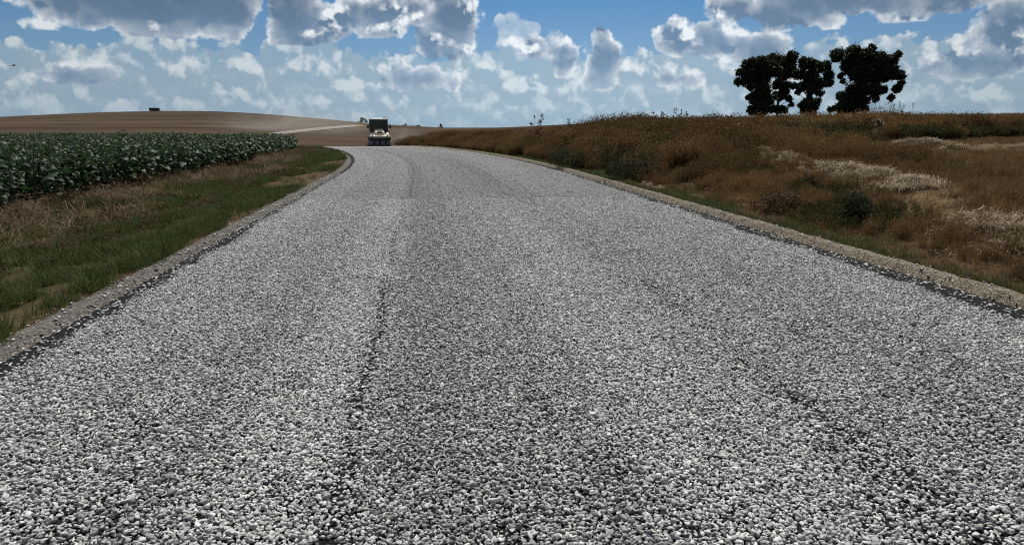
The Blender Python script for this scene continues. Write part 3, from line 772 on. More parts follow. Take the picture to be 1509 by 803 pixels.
for i in range(7):
    V, Fc, sh, mb = crop_parts(rg, rg.uniform(.98, 1.12))
    lv = mesh('leaves', V, Fc, M_CROP, link=False, vattr={'shade': sh}, smooth=True)
    stm = mesh('stem', mb.v, mb.f, M_STEM, link=False)
    n0 = len(V); sv = np.array(mb.v); tri = [f[:4] if len(f) == 4 else f for f in mb.f]
    me = lv.data.copy()
    allV = np.concatenate([V, sv]); allF = [tuple(f) for f in Fc] + [tuple(int(i) + n0 for i in f) for f in mb.f]
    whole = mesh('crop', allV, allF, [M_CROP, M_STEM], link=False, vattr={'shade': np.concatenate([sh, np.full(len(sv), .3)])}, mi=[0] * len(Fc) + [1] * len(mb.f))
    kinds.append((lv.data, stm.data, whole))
def crop_q(y): return QL - 4.62 - .10 * sst(y, 26, 10) + 2.5 * sst(y, 34, 66)
rows = []
for r_ in range(2):
    yy = np.arange(8.2 if r_ == 0 else 8.6, 67, .36 if r_ == 0 else .42)
    yy = yy + rg.uniform(-.1, .1, len(yy)); rows.append(np.stack([crop_q(yy) - r_ * .62 + rg.normal(0, .07, len(yy)), yy], 1))
front = np.concatenate(rows)[:297]
for i, (q, y) in enumerate(front):
    x, yw = world_of(q, y); z = float(H(x, yw)); s = rg.uniform(.70, 1.12)
    second = i >= len(rows[0])
    t = thing('crop_plant', 'broad leaved green crop plant in the second row behind the field edge' if second else 'broad leaved green crop plant standing in the outermost row beside the verge', 'crop plant', (x, yw, z), rg.uniform(0, 6.28),
              'crop plants of the second row' if second else 'crop plants along the field edge')
    t.scale = (s, s, s); t.rotation_euler = (rg.normal(0, .05), rg.normal(0, .05), rg.uniform(0, 6.28))
    a, b, _ = kinds[i % 7]
    for nm, d_ in (('leaves', a), ('stem', b)):
        o = bpy.data.objects.new(nm, d_); COL.objects.link(o); o.parent = t
ry = []
for r_ in range(2, 96):
    yy = np.arange(7.5, 84, .36 if r_ < 30 else .5); yy = yy + rg.uniform(-.12, .12, len(yy))
    ry.append(np.stack([crop_q(yy) - r_ * .62 + rg.normal(0, .08, len(yy)), yy], 1))
ry = np.concatenate(ry); P = place(ry[:, 0], ry[:, 1]); k = in_view(P[:, 0], P[:, 1], 2.5) & (P[:, 0] > -75); P = P[k]; n = len(P)
sc_ = rg.uniform(.74, 1.06, n) * (0.90 + .20 * fbm(P[:, 0] * .3, P[:, 1] * .3, 2))
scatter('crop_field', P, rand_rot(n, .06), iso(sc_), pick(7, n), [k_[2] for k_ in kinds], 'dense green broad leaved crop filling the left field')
d_ = ray(178, 196); dd = 24.0 / d_[1]; bx, by = d_[0] * dd, 24.0 * 1.0
t = thing('tall_crop_plant', 'single crop plant standing a head above the rest of the green field', 'crop plant', (bx, by, float(H(bx, by))), 1.0); t.scale = (1.12, 1.12, 1.34)
for nm, dta in (('leaves', kinds[2][0]), ('stem', kinds[2][1])):
    o = bpy.data.objects.new(nm, dta); COL.objects.link(o); o.parent = t

def patchy(P, f=.22, o=0.0):                  # plants of a patch resemble each other
    n = len(P); return np.clip((fbm(P[:, 0] * f + o, P[:, 1] * f * .8 + o, 4) - .5) * 2.6 + .42 + RNG.normal(0, .12, n), 0, 1)
# --- right: verge, roadside weeds, stubble, straw, uncut strip and the field behind
wd = [weed(rg, 26, .62, .20, M_WEED) for _ in range(6)]
gw = [weed(rg, 18, .50, .20, M_GWEED, fl=.024, nb=9) for _ in range(3)] + [leafclump(rg, 260, .24, .40, .034, M_GWEED) for _ in range(2)]
dg = [tuft(rg, 60, .34, .16, M_WEED, w=.007, lean=.4) for _ in range(5)]
pl = [tuft(rg, 40, .42, .14, M_DRYGR, w=.006, lean=.35) for _ in range(4)]
st_ = [strawpile(rg, 80, .26, .07, M_STRAW, flat=True) for _ in range(6)]
def spread(n, r0, r1, y0, y1, pw=1.2):
    y = y0 + rg.random(n) ** pw * (y1 - y0); q = QR + rg.uniform(r0, r1, n); P = place(q, y); return P, q - QR, y
P, r_, y = spread(9000, .62, 1.5, 3.5, 60)
k = (rg.random(len(y)) < .6 * sst(r_, 1.5, .7) * sst(y, 6, 13) * sst(fbm(P[:, 0], P[:, 1] * .5, 3), .36, .5)) & in_view(P[:, 0], P[:, 1]); P = P[k]; n = len(P)
scatter('right_verge_grass', P, rand_rot(n), iso(rg.uniform(.5, 1.0, n)), pick(5, n), gt, 'low green grass at the foot of the right bank')
P, r_, y = spread(9000, .45, 3.0, 3.0, 40)
k = (rg.random(len(y)) < .75 * sst(y, 34, 8)) & in_view(P[:, 0], P[:, 1]); P = P[k]; n = len(P)
scatter('right_verge_straw', P, rand_rot(n, .3), iso(rg.uniform(.4, .9, n)), pick(4, n), dt, 'bleached dry grass on the right verge')
P, r_, y = spread(5200, .30, .8, 3.0, 45)
k = (rg.random(len(y)) < .9 * sst(fbm(P[:, 0] * 1.6, P[:, 1] * 1.1, 3) + (r_ - .55) * .5, .42, .60)) & in_view(P[:, 0], P[:, 1]); P = P[k]; n = len(P)
P[:, 2] = np.maximum(P[:, 2], zroad(P[:, 1]) + .01)
scatter('shoulder_grass', P, rand_rot(n, .2), iso(rg.uniform(.35, .75, n)), pick(9, n), gt + dt, 'grass creeping over the outer edge of the right shoulder')
# roadside weeds, denser and taller further on
P, r_, y = spread(42000, .95, 9.0, 4.0, 72, 1.15)
front_d = P[:, 1] - strip_front(P[:, 0])
dens = sst(r_, .9, 1.5) * (sst(r_, 4.2, 2.2) * .85 * sst(y, 5, 11) + sst(y, 19, 26) + .10)
k = (rg.random(len(y)) < dens * .60 * sst(fbm(P[:, 0] * .7 + 60, P[:, 1] * .45, 3), .30, .46)) & in_view(P[:, 0], P[:, 1]); P, r_, y = P[k], r_[k], y[k]; n = len(P)
green = fbm(P[:, 0] * .5 + 3, P[:, 1] * .35, 3) + .08 * sst(r_, 2.2, 1.0) > .73
hs = (.34 + .64 * sst(y, 13, 25) - .36 * windrow(P[:, 0], P[:, 1])[0] + .35 * (fbm(P[:, 0] * .45, P[:, 1] * .45, 3) - .4)) * rg.uniform(.75, 1.2, n)
hs = hs * (.62 + .38 * sst(r_, .9, 2.6)) * (.62 + .75 * fbm(P[:, 0] * .8 + 30, P[:, 1] * .5, 3))
G = green
scatter('roadside_weeds', P[~G], rand_rot(int((~G).sum()), .08), iso(hs[~G]), pick(6, int((~G).sum())), wd, 'dense reddish brown dried weeds on the right bank', patchy(P[~G], .4))
scatter('roadside_green_weeds', P[G], rand_rot(int(G.sum()), .08), iso(hs[G] * 1.05), pick(5, int(G.sum())), gw, 'dark green weeds among the brown ones on the right bank')
# stubble cover between road and strip
P, r_, y = spread(36000, 1.2, 26, 3.5, 42, 1.0)
fd = P[:, 1] - strip_front(P[:, 0]); w1, w2 = windrow(P[:, 0], P[:, 1])
k = (fd < .6) & (rg.random(len(y)) < .75 - .6 * np.maximum(w1, w2)) & in_view(P[:, 0], P[:, 1]); P = P[k]; n = len(P)
scatter('stubble', P, rand_rot(n, .12), iso(rg.uniform(.35, .95, n) * (.45 + .9 * fbm(P[:, 0] * .5, P[:, 1] * .5, 3))), pick(5, n), dg, 'low rusty brown stubble regrowth on the right field', patchy(P, .35, 4))
P, r_, y = spread(9000, 1.6, 26, 3.5, 42, 1.0); fd = P[:, 1] - strip_front(P[:, 0])
k = (fd < .3) & (rg.random(len(y)) < .30) & in_view(P[:, 0], P[:, 1]); P = P[k]; n = len(P)
scatter('stubble_tufts', P, rand_rot(n, .2), iso(rg.uniform(.35, .8, n)), pick(4, n), pl, 'paler dry tufts dotted over the right stubble')
# straw: on the two ridges, and loose about them
P, r_, y = spread(60000, .9, 26, 4.0, 32, 1.0); w1, w2 = windrow(P[:, 0], P[:, 1])
g = np.maximum(w1 * .95, w2 * .95) * sst(fbm(P[:, 0] * .9, P[:, 1] * .9, 3), .36, .58) + .010
k = (rg.random(len(y)) < g) & (P[:, 1] - strip_front(P[:, 0]) < .2) & in_view(P[:, 0], P[:, 1]); P = P[k]; n = len(P)
scatter('raked_straw', P, rand_rot(n, .12), iso(rg.uniform(.45, 1.0, n)), pick(6, n), st_, 'pale straw lying in raked ridges on the right stubble')
# the uncut strip: green below, rusty tops
n = 30000; x = rg.uniform(4, 62, n); d = rg.random(n) ** 1.5 * 16; yv = strip_front(x) + d + (fbm(x * .5, x * 0, 3) - .5) * 2.0
P = np.stack([x, yv, H(x, yv)], 1); rq = qof(x, yv) - QR
k = (rq > 2.0) & in_view(x, yv) & (rg.random(n) < .8); P, d = P[k], d[k]; n = len(P)
hs = (.92 + .7 * (fbm(P[:, 0] * .35, P[:, 1] * .35, 3) - .5)) * rg.uniform(.8, 1.15, n) * (.75 + .25 * sst(d, 0, 1.5)) * (1.12 - .25 * sst(P[:, 0], 20, 8) * 0)
G = (fbm(P[:, 0] * .4 + 8, P[:, 1] * .4, 3) + .30 * sst(d, 3.0, 0.4) > .60)
scatter('uncut_growth', P[~G], rand_rot(int((~G).sum()), .07), iso(hs[~G] * 1.45), pick(6, int((~G).sum())), wd, 'tall rusty brown uncut growth behind the stubble', patchy(P[~G], .2, 9))
scatter('uncut_green_growth', P[G], rand_rot(int(G.sum()), .07), iso(hs[G] * 1.25), pick(5, int(G.sum())), gw, 'green undergrowth along the front of the uncut strip')
# the field behind, up to the brow
n = 16000; yv = 34 + rg.random(n) ** 1.2 * 75; x = rg.uniform(-6, 95, n); rq = qof(x, yv) - QR
k = (rq > 2.5) & (yv > strip_front(x) + 12 * sst(x, 0, 10)) & in_view(x, yv) & (rmask(x, yv) > .5); x, yv = x[k], yv[k]; n = len(x)
P = np.stack([x, yv, H(x, yv)], 1)
scatter('brow_weeds', P, rand_rot(n, .07), iso(rg.uniform(.55, 1.0, n)), pick(6, n), wd, 'brown weeds standing along the brow of the right field', patchy(P, .12, 2))

# ------------------------------------------------------------------ trees
M_LEAF = leafy('tree leaf', (0.012, 0.020, 0.008), (0.045, 0.060, 0.022), 0.55, 0.2, tint=False, spec=0.25)
M_BARK = paint('bark', (0.055, 0.042, 0.032), .9, 0, .1, 3)
def tree(name, label, px0, py0, d, lumps, stems, group, leaf=0.125, dens=1050, k=1.0, sit=False):
    """Crown built of leaf clumps (photograph px about the tree's foot), trunk and limbs reaching into them."""
    r0 = ray(px0, 188); x, y = r0[0] / r0[1] * d, d; z = float(H(x, y)); th = math.atan2(x, y) - YAW; m = math.hypot(x, y) / F_PX * k * math.cos(th); mh = m * math.cos(th)
    zp = EYE - (py0 - 188) * math.hypot(x, y) / F_PX          # height that the foot has in the picture
    if sit: zp = z
    t = thing(name, label, 'tree', (x, y, z), -math.atan2(x, y), group)
    rng = np.random.default_rng(int(px0 * 7)); CC, SS = [], []
    cs = []
    for lx, ly, lr in lumps:
        r_ = lr * mh * .96; cx_, cz = (lx - px0) * mh, (py0 - ly) * m + (zp - z) if abs(zp - z) < 2 else (py0 - ly) * m
        cy_ = rng.normal(0, .5) * 1.2 * m * 14
        cs.append((cx_, cy_, cz, r_))
        n = max(14, int(dens * (r_ / leaf / 5) ** 2 * 1.25))
        # leaves gather in sprays inside the clump
        ns = max(3, n // 22); u = rng.normal(size=(ns, 3)); u /= np.linalg.norm(u, axis=1)[:, None]
        sc = u * (r_ * rng.random(ns) ** .45)[:, None] * np.array([1, 1, .92])
        pts = sc[rng.integers(0, ns, n)] + rng.normal(0, .13 + .10 * r_, (n, 3)) * .62
        CC.append(pts + np.array([cx_, cy_, cz])); SS.append(np.repeat(np.clip(rng.random(n) * .7 + .2 * rng.random(), 0, 1), 4))
    C = np.concatenate(CC); C[:, 2] = np.maximum(C[:, 2], .05)
    V, Fc = flakes(C, leaf * rng.uniform(.6, 1.25, len(C)), rng, .62)
    mesh('crown', V, Fc, M_LEAF, t, vattr={'shade': np.concatenate(SS)})
    mb = MB()
    top = max(c[2] for c in cs)
    for sx, sr, sh in stems:
        bx = (sx - px0) * mh; hh = sh * top
        pts = [(bx, 0, -1.0), (bx + .02, .02, hh * .3), (bx + rng.normal(0, .12), rng.normal(0, .1), hh * .65), (bx + rng.normal(0, .3), rng.normal(0, .2), hh)]
        mb.tube(pts, [sr * 1.25, sr, sr * .75, sr * .35], 8)
        for c in cs:
            if abs(c[0] - bx) < 3.4 and c[2] > hh * .25 and rng.random() < .75:
                f = np.clip(c[2] / hh * .6, .25, .9); s0 = Vector((bx, 0, hh * f)); e = Vector(c[:3])
                if (e - s0).length < .2: continue
                mid = s0.lerp(e, .5) + Vector((0, 0, -.15)); mb.tube([s0, mid, e], [sr * .38, sr * .26, sr * .10], 6)
    mb.build('trunk', M_BARK, t, True)
    return t
Z = lambda L: [(a / 5.39 + 1060, b / 5.39 + 60, c / 5.39) for a, b, c in L]
LA = Z([(270,570,44),(360,500,50),(400,470,40),(200,300,50),(140,280,34),(130,350,30),(190,220,46),(170,350,40),(235,310,66),(225,210,40),(300,220,70),(310,320,78),(390,190,60),(400,260,66),(330,420,70),(250,450,40),(300,500,66),(250,560,38),(330,560,60),(230,385,34),(215,470,20)])
LB = Z([(480,560,34),(500,430,36),(460,200,62),(540,170,50),(520,240,64),(470,300,56),(560,300,40),(430,370,40),(500,390,46),(560,380,30),(470,460,34),(530,480,28),(555,520,20),(450,560,30),(410,555,34),(510,560,26),(430,440,22)])
LC = Z([(655,210,58),(720,230,56),(630,290,52),(780,235,32),(800,265,26),(720,320,72),(790,370,48),(640,390,46),(720,410,56),(800,440,36),(610,430,24),(705,500,50),(755,530,48),(660,530,38),(730,570,54),(790,495,30),(670,570,32)])
LD = Z([(1010,570,40),(1060,560,46),(1120,480,60),(1170,560,34),(865,230,44),(890,300,46),(875,370,26),(910,360,30),(940,150,62),(985,310,26),(1000,350,22),(1060,140,72),(1040,230,78),(1150,170,72),(1190,105,32),(1120,290,92),(1240,200,74),(1330,200,48),(1368,160,28),(1320,290,76),(1400,310,42),(1240,310,82),(1385,410,40),(1350,480,28),(1230,420,54),(1140,410,74),(1075,430,64),(1045,510,64),(970,545,38),(1120,530,56),(1180,500,32),(1240,480,30),(935,560,26),(990,455,34),(1290,420,36),(1410,370,26)])
GRP = 'dark trees standing on the right field'
tree('broadleaf_tree', 'dark broad crowned tree, leftmost of the dark trees on the right field', 1121, 170, 98, LA, [(1121, .26, .85)], GRP)
tree('broadleaf_tree', 'dark tree with a bare slim trunk, open below its crown, touching its left neighbour', 1144, 170, 101, LB, [(1144, .17, .85)], GRP)
tree('broadleaf_tree', 'narrow dark tree leafy to the ground, beside the big round tree', 1193, 170, 99, [(1190 + (a - 1193) * .86, b, c * .95) for a, b, c in LC], [(1190, .2, .8)], GRP)
tree('broadleaf_tree', 'largest dark tree with a wide round crown and a drooping right side', 1263, 170, 100, [(1256 + (a - 1263) * 1.09, b, c * 1.05) for a, b, c in LD], [(1258, .34, .8), (1270, .2, .7)], GRP)
GD = 'tiny dark trees on the far skyline'
def fartree(label, px, py, d, L):
    tree('distant_tree', label, px, py, d, [(px + a * 1.15, py + b * 1.1, c * 1.4) for a, b, c in L], [(px, .18, .7)], GD, leaf=.34, dens=260, sit=True)
fartree('small dark tree just left of the road roller on the skyline', 533.5, 189, 420, [(-3.5,-3,3),(0,-6,3.2),(1,-9,2.4),(4,-4,3),(-1,-2.5,3)])
fartree('tiny dark round tree, first one right of the road roller', 597, 188.3, 560, [(-2,-2.5,2),(1,-3.5,2),(3,-2,2)])
fartree('tiniest lone dark tree between two wider ones right of the roller', 606.5, 188.5, 570, [(0,-2.5,1.3),(0,-1.2,1.2)])
fartree('tiny low spreading dark tree, third one right of the roller', 614.5, 188.8, 565, [(-3,-1.6,1.6),(0,-2.2,1.8),(3,-2,1.8)])
fartree('tiny dark pointed tree where the weedy bank meets the skyline', 649.5, 188.3, 470, [(0,-3.5,1.8),(-1.6,-1.5,1.6),(2,-1.6,1.7),(0,-5,1)])

# ------------------------------------------------------------------ shrubs and single stalks
def shrub(label, px, d, w, h, m, rng, n=2600, sz=.024):
    r0 = ray(px, 188); x, y = r0[0] / r0[1] * d, d; z = float(H(x, y))
    t = thing('shrub', label, 'shrub', (x, y, z), 0, 'bushes among the weeds of the right bank')
    CC = []
    for i in range(9):
        a = rng.uniform(0, 6.28); r_ = w * .33 * math.sqrt(rng.random()); c = np.array([r_ * math.cos(a), r_ * math.sin(a), h * rng.uniform(.2, .72)])
        u = rng.normal(size=(n // 9, 3)); u /= np.linalg.norm(u, axis=1)[:, None]
        CC.append(c + u * (w * .24 * rng.random(n // 9) ** .4)[:, None] * np.array([1, 1, .9]))
    C = np.concatenate(CC); C = C[C[:, 2] > .02]
    V, Fc = flakes(C, sz * rng.uniform(.6, 1.3, len(C)), rng, .4)
    mesh('leaves', V, Fc, m, t, vattr={'shade': np.repeat(rng.random(len(C)), 4)})
    mb = MB()
    for i in range(9):
        a = rng.uniform(0, 6.28); r_ = w * .35 * rng.random()
        mb.tube([(0, 0, -.03), (r_ * .5 * math.cos(a), r_ * .5 * math.sin(a), h * .4), (r_ * math.cos(a), r_ * math.sin(a), h * .8)], [.012, .008, .004], 5)
    mb.build('stems', M_BARK, t)
M_BUSH = leafy('bush leaf', (0.016, 0.022, 0.010), (0.052, 0.064, 0.030), .7, .25, tint=False, spec=.08)
M_BBUSH = leafy('brown bush leaf', (0.040, 0.022, 0.010), (0.13, 0.075, 0.034), .7, .25, tint=False)
sr = np.random.default_rng(5)
shrub('dense green shrub growing among brown weeds near the road edge', 1268, 10.6, .72, .55, M_BUSH, sr)
shrub('low brown dried shrub to the left of the green shrub', 1150, 12.4, .95, .36, M_BBUSH, sr)
shrub('big dark green shrub where the bank stands highest beside the road', 936, 20.5, 2.0, .95, M_BUSH, sr, 3400, .030)
shrub('dark olive shrub by the pale road edge, beyond the biggest shrub', 845, 27, 1.9, .85, M_BUSH, sr, 2800, .032)

M_DARKST = paint('dry stalk', (0.030, 0.022, 0.016), .8, 0, .05)
def stalk(name, label, cat, group, px, d, ptop, m, rng, nb, head, w=.012):
    r0 = ray(px, 188); x, y = r0[0] / r0[1] * d, d; z = float(H(x, y))
    h = EYE + (188 - ptop) * math.hypot(x, y) / F_PX - z; h = max(h, .5)
    t = thing(name, label, cat, (x, y, z), rng.uniform(0, 6), group)
    mb = MB(); le = rng.normal(0, .05, 2)
    P = [(0, 0, -.03), (le[0] * .4, le[1] * .4, h * .5), (le[0], le[1], h)]
    mb.tube(P, [w, w * .75, w * .4], 6); tips = [np.array(P[-1])]
    for i in range(nb):
        f = rng.uniform(.45, .96); a = rng.uniform(0, 6.28); L = h * rng.uniform(.08, .2) * (1.3 - f * .6)
        s0 = np.array([le[0] * f, le[1] * f, h * f]); e = s0 + np.array([math.cos(a) * L * .7, math.sin(a) * L * .7, L * .75])
        mb.tube([s0, (s0 + e) / 2 + [0, 0, -L * .06], e], [w * .5, w * .4, w * .3], 5); tips.append(e)
    mb.build('stem', M_DARKST if m is M_WEED else m, t)
    pts = np.concatenate([tp + rng.normal(0, head * .8, (14, 3)) for tp in tips])
    V, Fc = flakes(pts, head * rng.uniform(.5, 1.0, len(pts)), rng, .7)
    mesh('seed_heads', V, Fc, m, t, vattr={'shade': np.repeat(rng.random(len(pts)) * .5, 4)})
    return t
kr = np.random.default_rng(17)
GT = 'tall weed stalks against the sky'
stalk('tall_weed', 'tall branching weed, left of a pair rising alone above the middle of the bank', 'weed', GT, 788, 40, 172, M_WEED, kr, 7, .05)
stalk('tall_weed', 'tall branching weed, right of a pair rising alone above the middle of the bank', 'weed', GT, 796.5, 40, 171, M_WEED, kr, 8, .05)
stalk('tall_weed', 'short dark weed poking above the bank skyline midway between pair and clump', 'weed', GT, 836, 38, 178, M_WEED, kr, 4, .05)
for i, (px, pt) in enumerate(((962, 168), (979, 167), (996, 163), (1001, 165), (1010, 168))):
    stalk('tall_weed', ['leftmost thin weed of the skyline clump above the dark bank', 'second thin weed of the skyline clump, with a gap on both sides', 'tallest weed of the skyline clump above the dark bank',
        'weed pressed against the right side of the tallest skyline weed', 'rightmost short weed of the skyline clump above the dark bank'][i], 'weed', GT, px, 33, pt, M_WEED, kr, 6, .04)
for i in range(13):
    px = 1279 + i * 4.2 + kr.uniform(-1.2, 1.2)
    stalk('tall_weed', 'tall dark weed stalk in the thicket at the right foot of the largest tree', 'weed', 'weed thicket beside the largest tree', px, kr.uniform(66, 74), kr.uniform(150, 161) + i * .35, M_WEED, kr, 6, .034, .018)
stalk('tall_weed', 'lone tall weed on the skyline right of the thicket beside the largest tree', 'weed', GT, 1343, 66, 158, M_WEED, kr, 6, .034, .018)
GPW = 'bleached weeds standing out of the brown growth'
for lab, px, d, pt, hd in (('pale bleached weed with feathery heads left of the dark trees', 1083, 27.5, 188, .075), ('small pale weed leaning beside the feathery bleached weed', 1091, 27, 203, .06),
                       ('pale bleached weed standing below the largest tree', 1296, 29, 180, .075), ('greyish pale weed in the green undergrowth under the slim tree', 1151, 27.8, 197, .06)):
    stalk('pale_weed', lab, 'weed', GPW, px, d, pt, M_PALE, kr, 12, hd, .010)

# ------------------------------------------------------------------ the road that climbs the far hill
def hit(px, py):
    d = ray(px, py); t = 90.0
    while t < 900:
        p = np.array([0, 0, EYE]) + d * t
        if p[2] < float(H(p[0], p[1], False)): return p
        t += 1.0
    return p
pts = [(404, 198.2), (420, 196.3), (440, 193.8), (462, 191.3), (485, 189.0), (508, 187.0), (530, 185.2)]
A = np.array([hit(*p)[:2] for p in pts])
m_, nt_, b_, o_ = new_mat('far gravel road'); p_ = pos()
X.put(b_.inputs['Base Color'], mix(noise(p_, .4, 4, .6), (0.17, 0.15, 0.128), (0.30, 0.275, 0.24))); b_.inputs['Roughness'].default_value = .95
T = np.linspace(0, len(A) - 1, 90); cx_ = np.interp(T, range(len(A)), A[:, 0]); cy_ = np.interp(T, range(len(A)), A[:, 1])
for _ in range(12): cx_[1:-1] = (cx_[:-2] + cx_[1:-1] * 2 + cx_[2:]) / 4; cy_[1:-1] = (cy_[:-2] + cy_[1:-1] * 2 + cy_[2:]) / 4
tx, ty = np.gradient(cx_), np.gradient(cy_); L_ = np.hypot(tx, ty); nx_, ny_ = -ty / L_, tx / L_
OFF = np.linspace(-2.5, 2.5, 7)
VX, VY = cx_[:, None] + nx_[:, None] * OFF, cy_[:, None] + ny_[:, None] * OFF
VZ = H(VX, VY, False) + 0.10
o = mesh('far_road', np.stack([VX.ravel(), VY.ravel(), VZ.ravel()], 1), grid_faces(7, 90)[:, ::-1], m_, smooth=True)
tag(o, 'pale road climbing the far hill', 'road', kind='structure')

# ------------------------------------------------------------------ pneumatic tyre roller on the crest
M_CREAM = paint('cream paint', (0.72, 0.64, 0.50), .45, 0, .10, 3)
M_ROOF = paint('white roof paint', (0.72, 0.72, 0.70), .4, 0, .06, 3)
M_DARK = paint('dark steel', (0.035, 0.036, 0.04), .5, .2, .15, 4)
M_RUB = paint('tyre rubber', (0.15, 0.165, 0.195), .75, 0, .10, 8)
M_RIM = paint('rim paint', (0.30, 0.28, 0.24), .5, .2, .1, 8)
M_GLASS = paint('dark glass', (0.012, 0.016, 0.020), .08, 0, .0, 3, .6)
M_LAMP = paint('lamp glass', (0.65, 0.65, 0.62), .15, 0, .02, 3, .6)
def roller(x, y, rz):
    t = thing('road_roller', 'cream and grey rubber tyred road roller with dark cab on the road crest', 'road roller', (x, y, float(zroad(y)) + .02), rz)
    b = MB(); b.box((0, .9, .62), (1.70, 3.7, .34), .05); b.box((0, -.92, .74), (1.95, .30, .26), .05); b.box((0, 2.75, .74), (1.9, .25, .3), .05)
    b.box((0, -.30, .56), (.5, 1.0, .16), .03); b.build('chassis', M_DARK, t)
    b = MB(); b.box((0, -.34, .99), (1.74, 1.20, .26), .09, .96, Matrix.Rotation(R(17), 3, 'X')); b.box((0, 2.2, 1.10), (1.7, 1.15, .55), .1, .95); h = b.build('body', M_CREAM, t)
    b = MB(); b.box((0, -.16, 1.25), (.94, 1.06, .36), .09, .90, Matrix.Rotation(R(20), 3, 'X')); hd = b.build('hood', M_CREAM, t)
    b = MB(); b.box((0, -.712, 1.28), (.46, .05, .15), .02)
    for i in range(4): b.box((0, -.745, 1.22 + i * .037), (.44, .02, .012), .004)
    b.build('grille', M_DARK, hd)
    for s in (-1, 1):
        b = MB(); b.lathe([(0, .02), (0.01, .075), (.05, .085), (.10, .07), (.11, .02)], 16, 'y', (s * .66, -.98, 1.03)); b.build('headlight', M_LAMP, t)
    # cab
    b = MB()
    for sx in (-.76, .76):
        for sy in (.42, 1.75): b.box((sx, sy, 1.70), (.09, .09, 1.42), .02)
        b.box((sx, 1.08, 1.02), (.08, 1.34, .10), .02)
    b.box((0, .42, 1.02), (1.5, .08, .12), .02); b.box((0, 1.75, 1.02), (1.5, .08, .12), .02); b.box((0, 1.08, .93), (1.56, 1.42, .12), .03)
    cab = b.build('cab', M_DARK, t)
    b = MB(); b.box((0, .43, 1.74), (1.44, .03, 1.26), .01); b.build('windscreen', M_GLASS, cab)
    for s in (-1, 1): b = MB(); b.box((s * .76, 1.08, 1.74), (.03, 1.25, 1.26), .01); b.build('side_window', M_GLASS, cab)
    b = MB(); b.box((0, 1.75, 1.74), (1.44, .03, 1.26), .01); b.build('rear_window', M_GLASS, cab)
    b = MB(); b.box((0, 1.06, 2.42), (1.70, 1.66, .07), .03, 1.0); b.box((0, 1.06, 2.49), (1.20, 1.2, .08), .04, .85); b.build('roof', M_ROOF, t)
    b = MB(); b.lathe([(0, .05), (.02, .055), (.09, .05), (.12, .03)], 14, 'z', (.5, .6, 2.53)); b.build('beacon', paint('amber lamp', (.5, .2, .03), .2), t)
    for s in (-1, 1):
        b = MB(); b.tube([(s * .78, .40, 1.9), (s * .96, .30, 1.95), (s * .98, .28, 1.85)], .015, 6); b.box((s * .98, .27, 1.74), (.17, .05, .26), .02); b.build('mirror', M_DARK, t)
    b = MB(); b.tube([(.38, .15, 1.4), (.38, .15, 2.05), (.38, .20, 2.12)], .035, 8); b.build('exhaust', M_DARK, t)
    def wheel(wx, wy, w, r_):
        b = MB(); b.lathe([(-w / 2, r_ * .62), (-w / 2, r_ * .90), (-w * .40, r_ * .98), (-w * .12, r_), (w * .12, r_), (w * .40, r_ * .98), (w / 2, r_ * .90), (w / 2, r_ * .62)], 28, 'x')
        wh = thing_part('wheel', t, (wx, wy, r_ - .015)); ob = b.build('tyre', M_RUB, wh, True)
        b = MB(); b.lathe([(-w * .44, .05), (-w * .44, r_ * .25), (-w * .30, r_ * .55), (-w * .42, r_ * .64), (w * .42, r_ * .64), (w * .30, r_ * .55), (w * .44, r_ * .25), (w * .44, .05)], 20, 'x'); b.build('rim', M_RIM, wh)
    for i in range(4): wheel(-.735 + i * .49, -.55, .36, .40)
    for i in range(4): wheel(-.735 + i * .49, 2.3, .36, .40)
    return t
def thing_part(name, parent, loc):
    o = bpy.data.objects.new(name, None); COL.objects.link(o); o.parent = parent; o.location = loc; o.empty_display_size = .1; return o
rd = ray(559, 213); ry_ = 68.6
roller(rd[0] / rd[1] * ry_, ry_ + .6, R(6))

# ------------------------------------------------------------------ trailer on the brow of the far hill
def trailer():
    d = ray(228, 168); yv = 346.0; x = d[0] / d[1] * yv; z = float(H(x, yv, False))
    t = thing('farm_trailer', 'small dark boxy farm trailer standing on the brow of the far hill', 'trailer', (x, yv, z - .25), R(20))
    b = MB(); b.box((0, 0, 1.0), (4.0, 2.2, 1.35), .06, 1.06)
    for i in range(7): b.box((-1.8 + i * .6, -1.14, 1.15), (.07, .07, 1.1), .02); b.box((-1.8 + i * .6, 1.14, 1.15), (.07, .07, 1.1), .02)
    b.build('load_box', M_DARK, t)
    b = MB(); b.box((0, 0, .52), (3.8, 1.2, .14), .03); b.tube([(2.0, 0, .52), (3.4, 0, .38)], .06, 8); b.build('chassis', M_DARK, t)
    for sx in (-1.2, 1.2):
        for sy in (-1, 1):
            b = MB(); b.lathe([(-.13, .25), (-.13, .40), (0, .45), (.13, .40), (.13, .25)], 20, 'y', (sx, sy, .43)); b.build('wheel', M_RUB, t)
trailer()

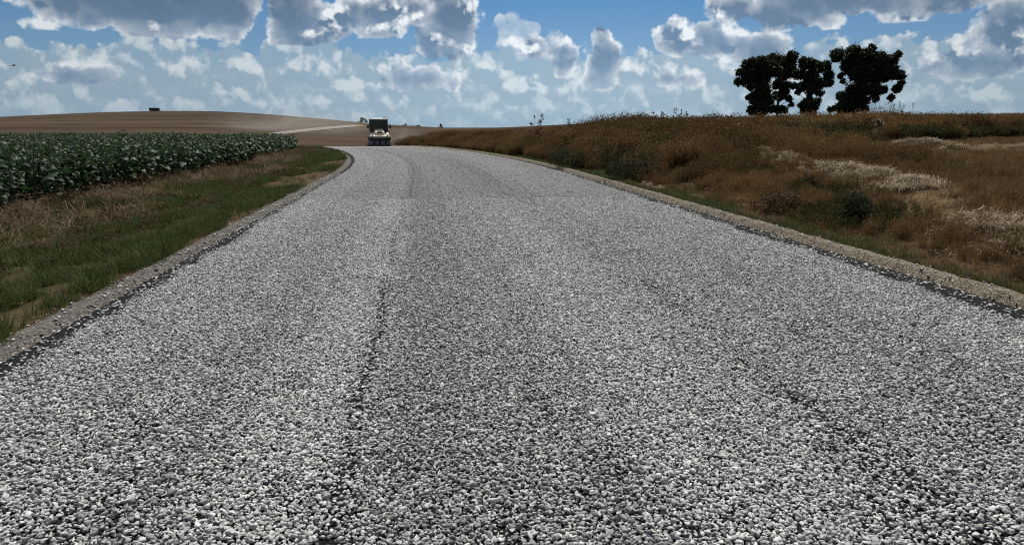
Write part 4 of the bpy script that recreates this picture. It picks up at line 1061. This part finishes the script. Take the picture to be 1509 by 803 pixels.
# ------------------------------------------------------------------ bird high over the left field
def bird():
    d = ray(20.5, 97); p = np.array([0, 0, EYE]) + d * 120
    mb = MB(); mb.tube([(-.26, 0, 0), (-.16, 0, .01), (-.02, 0, .02), (.12, 0, .03), (.20, 0, .045), (.27, 0, .03)], [.02, .05, .085, .07, .045, .008], 10)
    for s in (-1, 1):
        V = [(.10, s * .05, .04), (.13, s * .28, .12), (.02, s * .56, .09), (-.05, s * .52, .085), (-.06, s * .26, .10), (-.08, s * .05, .03)]
        mb.add([(a, b_, c + .008) for a, b_, c in V] + [(a, b_, c - .008) for a, b_, c in V], [(0, 1, 4, 5), (1, 2, 3, 4), (11, 10, 7, 6), (10, 9, 8, 7)] + [(i, (i + 1) % 6, (i + 1) % 6 + 6, i + 6) for i in range(6)])
    mb.add([(-.24, -.03, .01), (-.24, .03, .01), (-.42, .09, .0), (-.42, -.09, .0), (-.24, -.03, -.005), (-.24, .03, -.005), (-.42, .09, -.012), (-.42, -.09, -.012)], [(0, 1, 2, 3), (7, 6, 5, 4), (2, 6, 7, 3), (0, 3, 7, 4), (1, 5, 6, 2)])
    o = mb.build('bird', paint('dark feathers', (.02, .02, .022), .7, 0, .03), None, True); o.location = p; o.rotation_euler = (R(12), R(-8), R(35))
    tag(o, 'small dark bird flying in the pale sky at the far left', 'bird')
bird()

# ------------------------------------------------------------------ dust hanging in the air
def dust(name, label, c, size, dens, rz=0.0):
    m = bpy.data.materials.new(name); m.use_nodes = True; nt = m.node_tree; nt.nodes.clear(); X.nt = nt
    out = X.node('ShaderNodeOutputMaterial'); v = X.node('ShaderNodeVolumePrincipled'); nt.links.new(v.outputs[0], out.inputs['Volume'])
    v.inputs['Color'].default_value = (.86, .80, .72, 1); v.inputs['Anisotropy'].default_value = .3
    o3 = X(X.node('ShaderNodeTexCoord').outputs['Object'])
    fall = (1.0 - vmath('LENGTH', o3)).clamp(); n_ = noise(vmath('MULTIPLY', o3, (2.2, 2.2, 1.6)), 1.0, 4, .6).step(.36, .7)
    X.put(v.inputs['Density'], fall.step(0.0, .75) * (n_ * .85 + .15) * dens)
    V, Fc = ico(3); o = mesh(name, V, Fc, m, smooth=True); o.location = c; o.scale = size; o.rotation_euler = (0, 0, rz)
    return tag(o, label, 'dust', kind='stuff')
for nm, lab, px, py, sz, dn in (('dust', 'pale dust drifting over the far road behind the crop', 428, 189, (36, 12, 6.0), .050),):
    a = hit(px, py + 6); dust('dust', lab, (a[0], a[1], a[2] + 1.6), sz, dn, R(-30))
dust('dust', 'faint dust raised around the road roller', (-2.0, 71, .55), (3.2, 3.0, 1.5), .10)
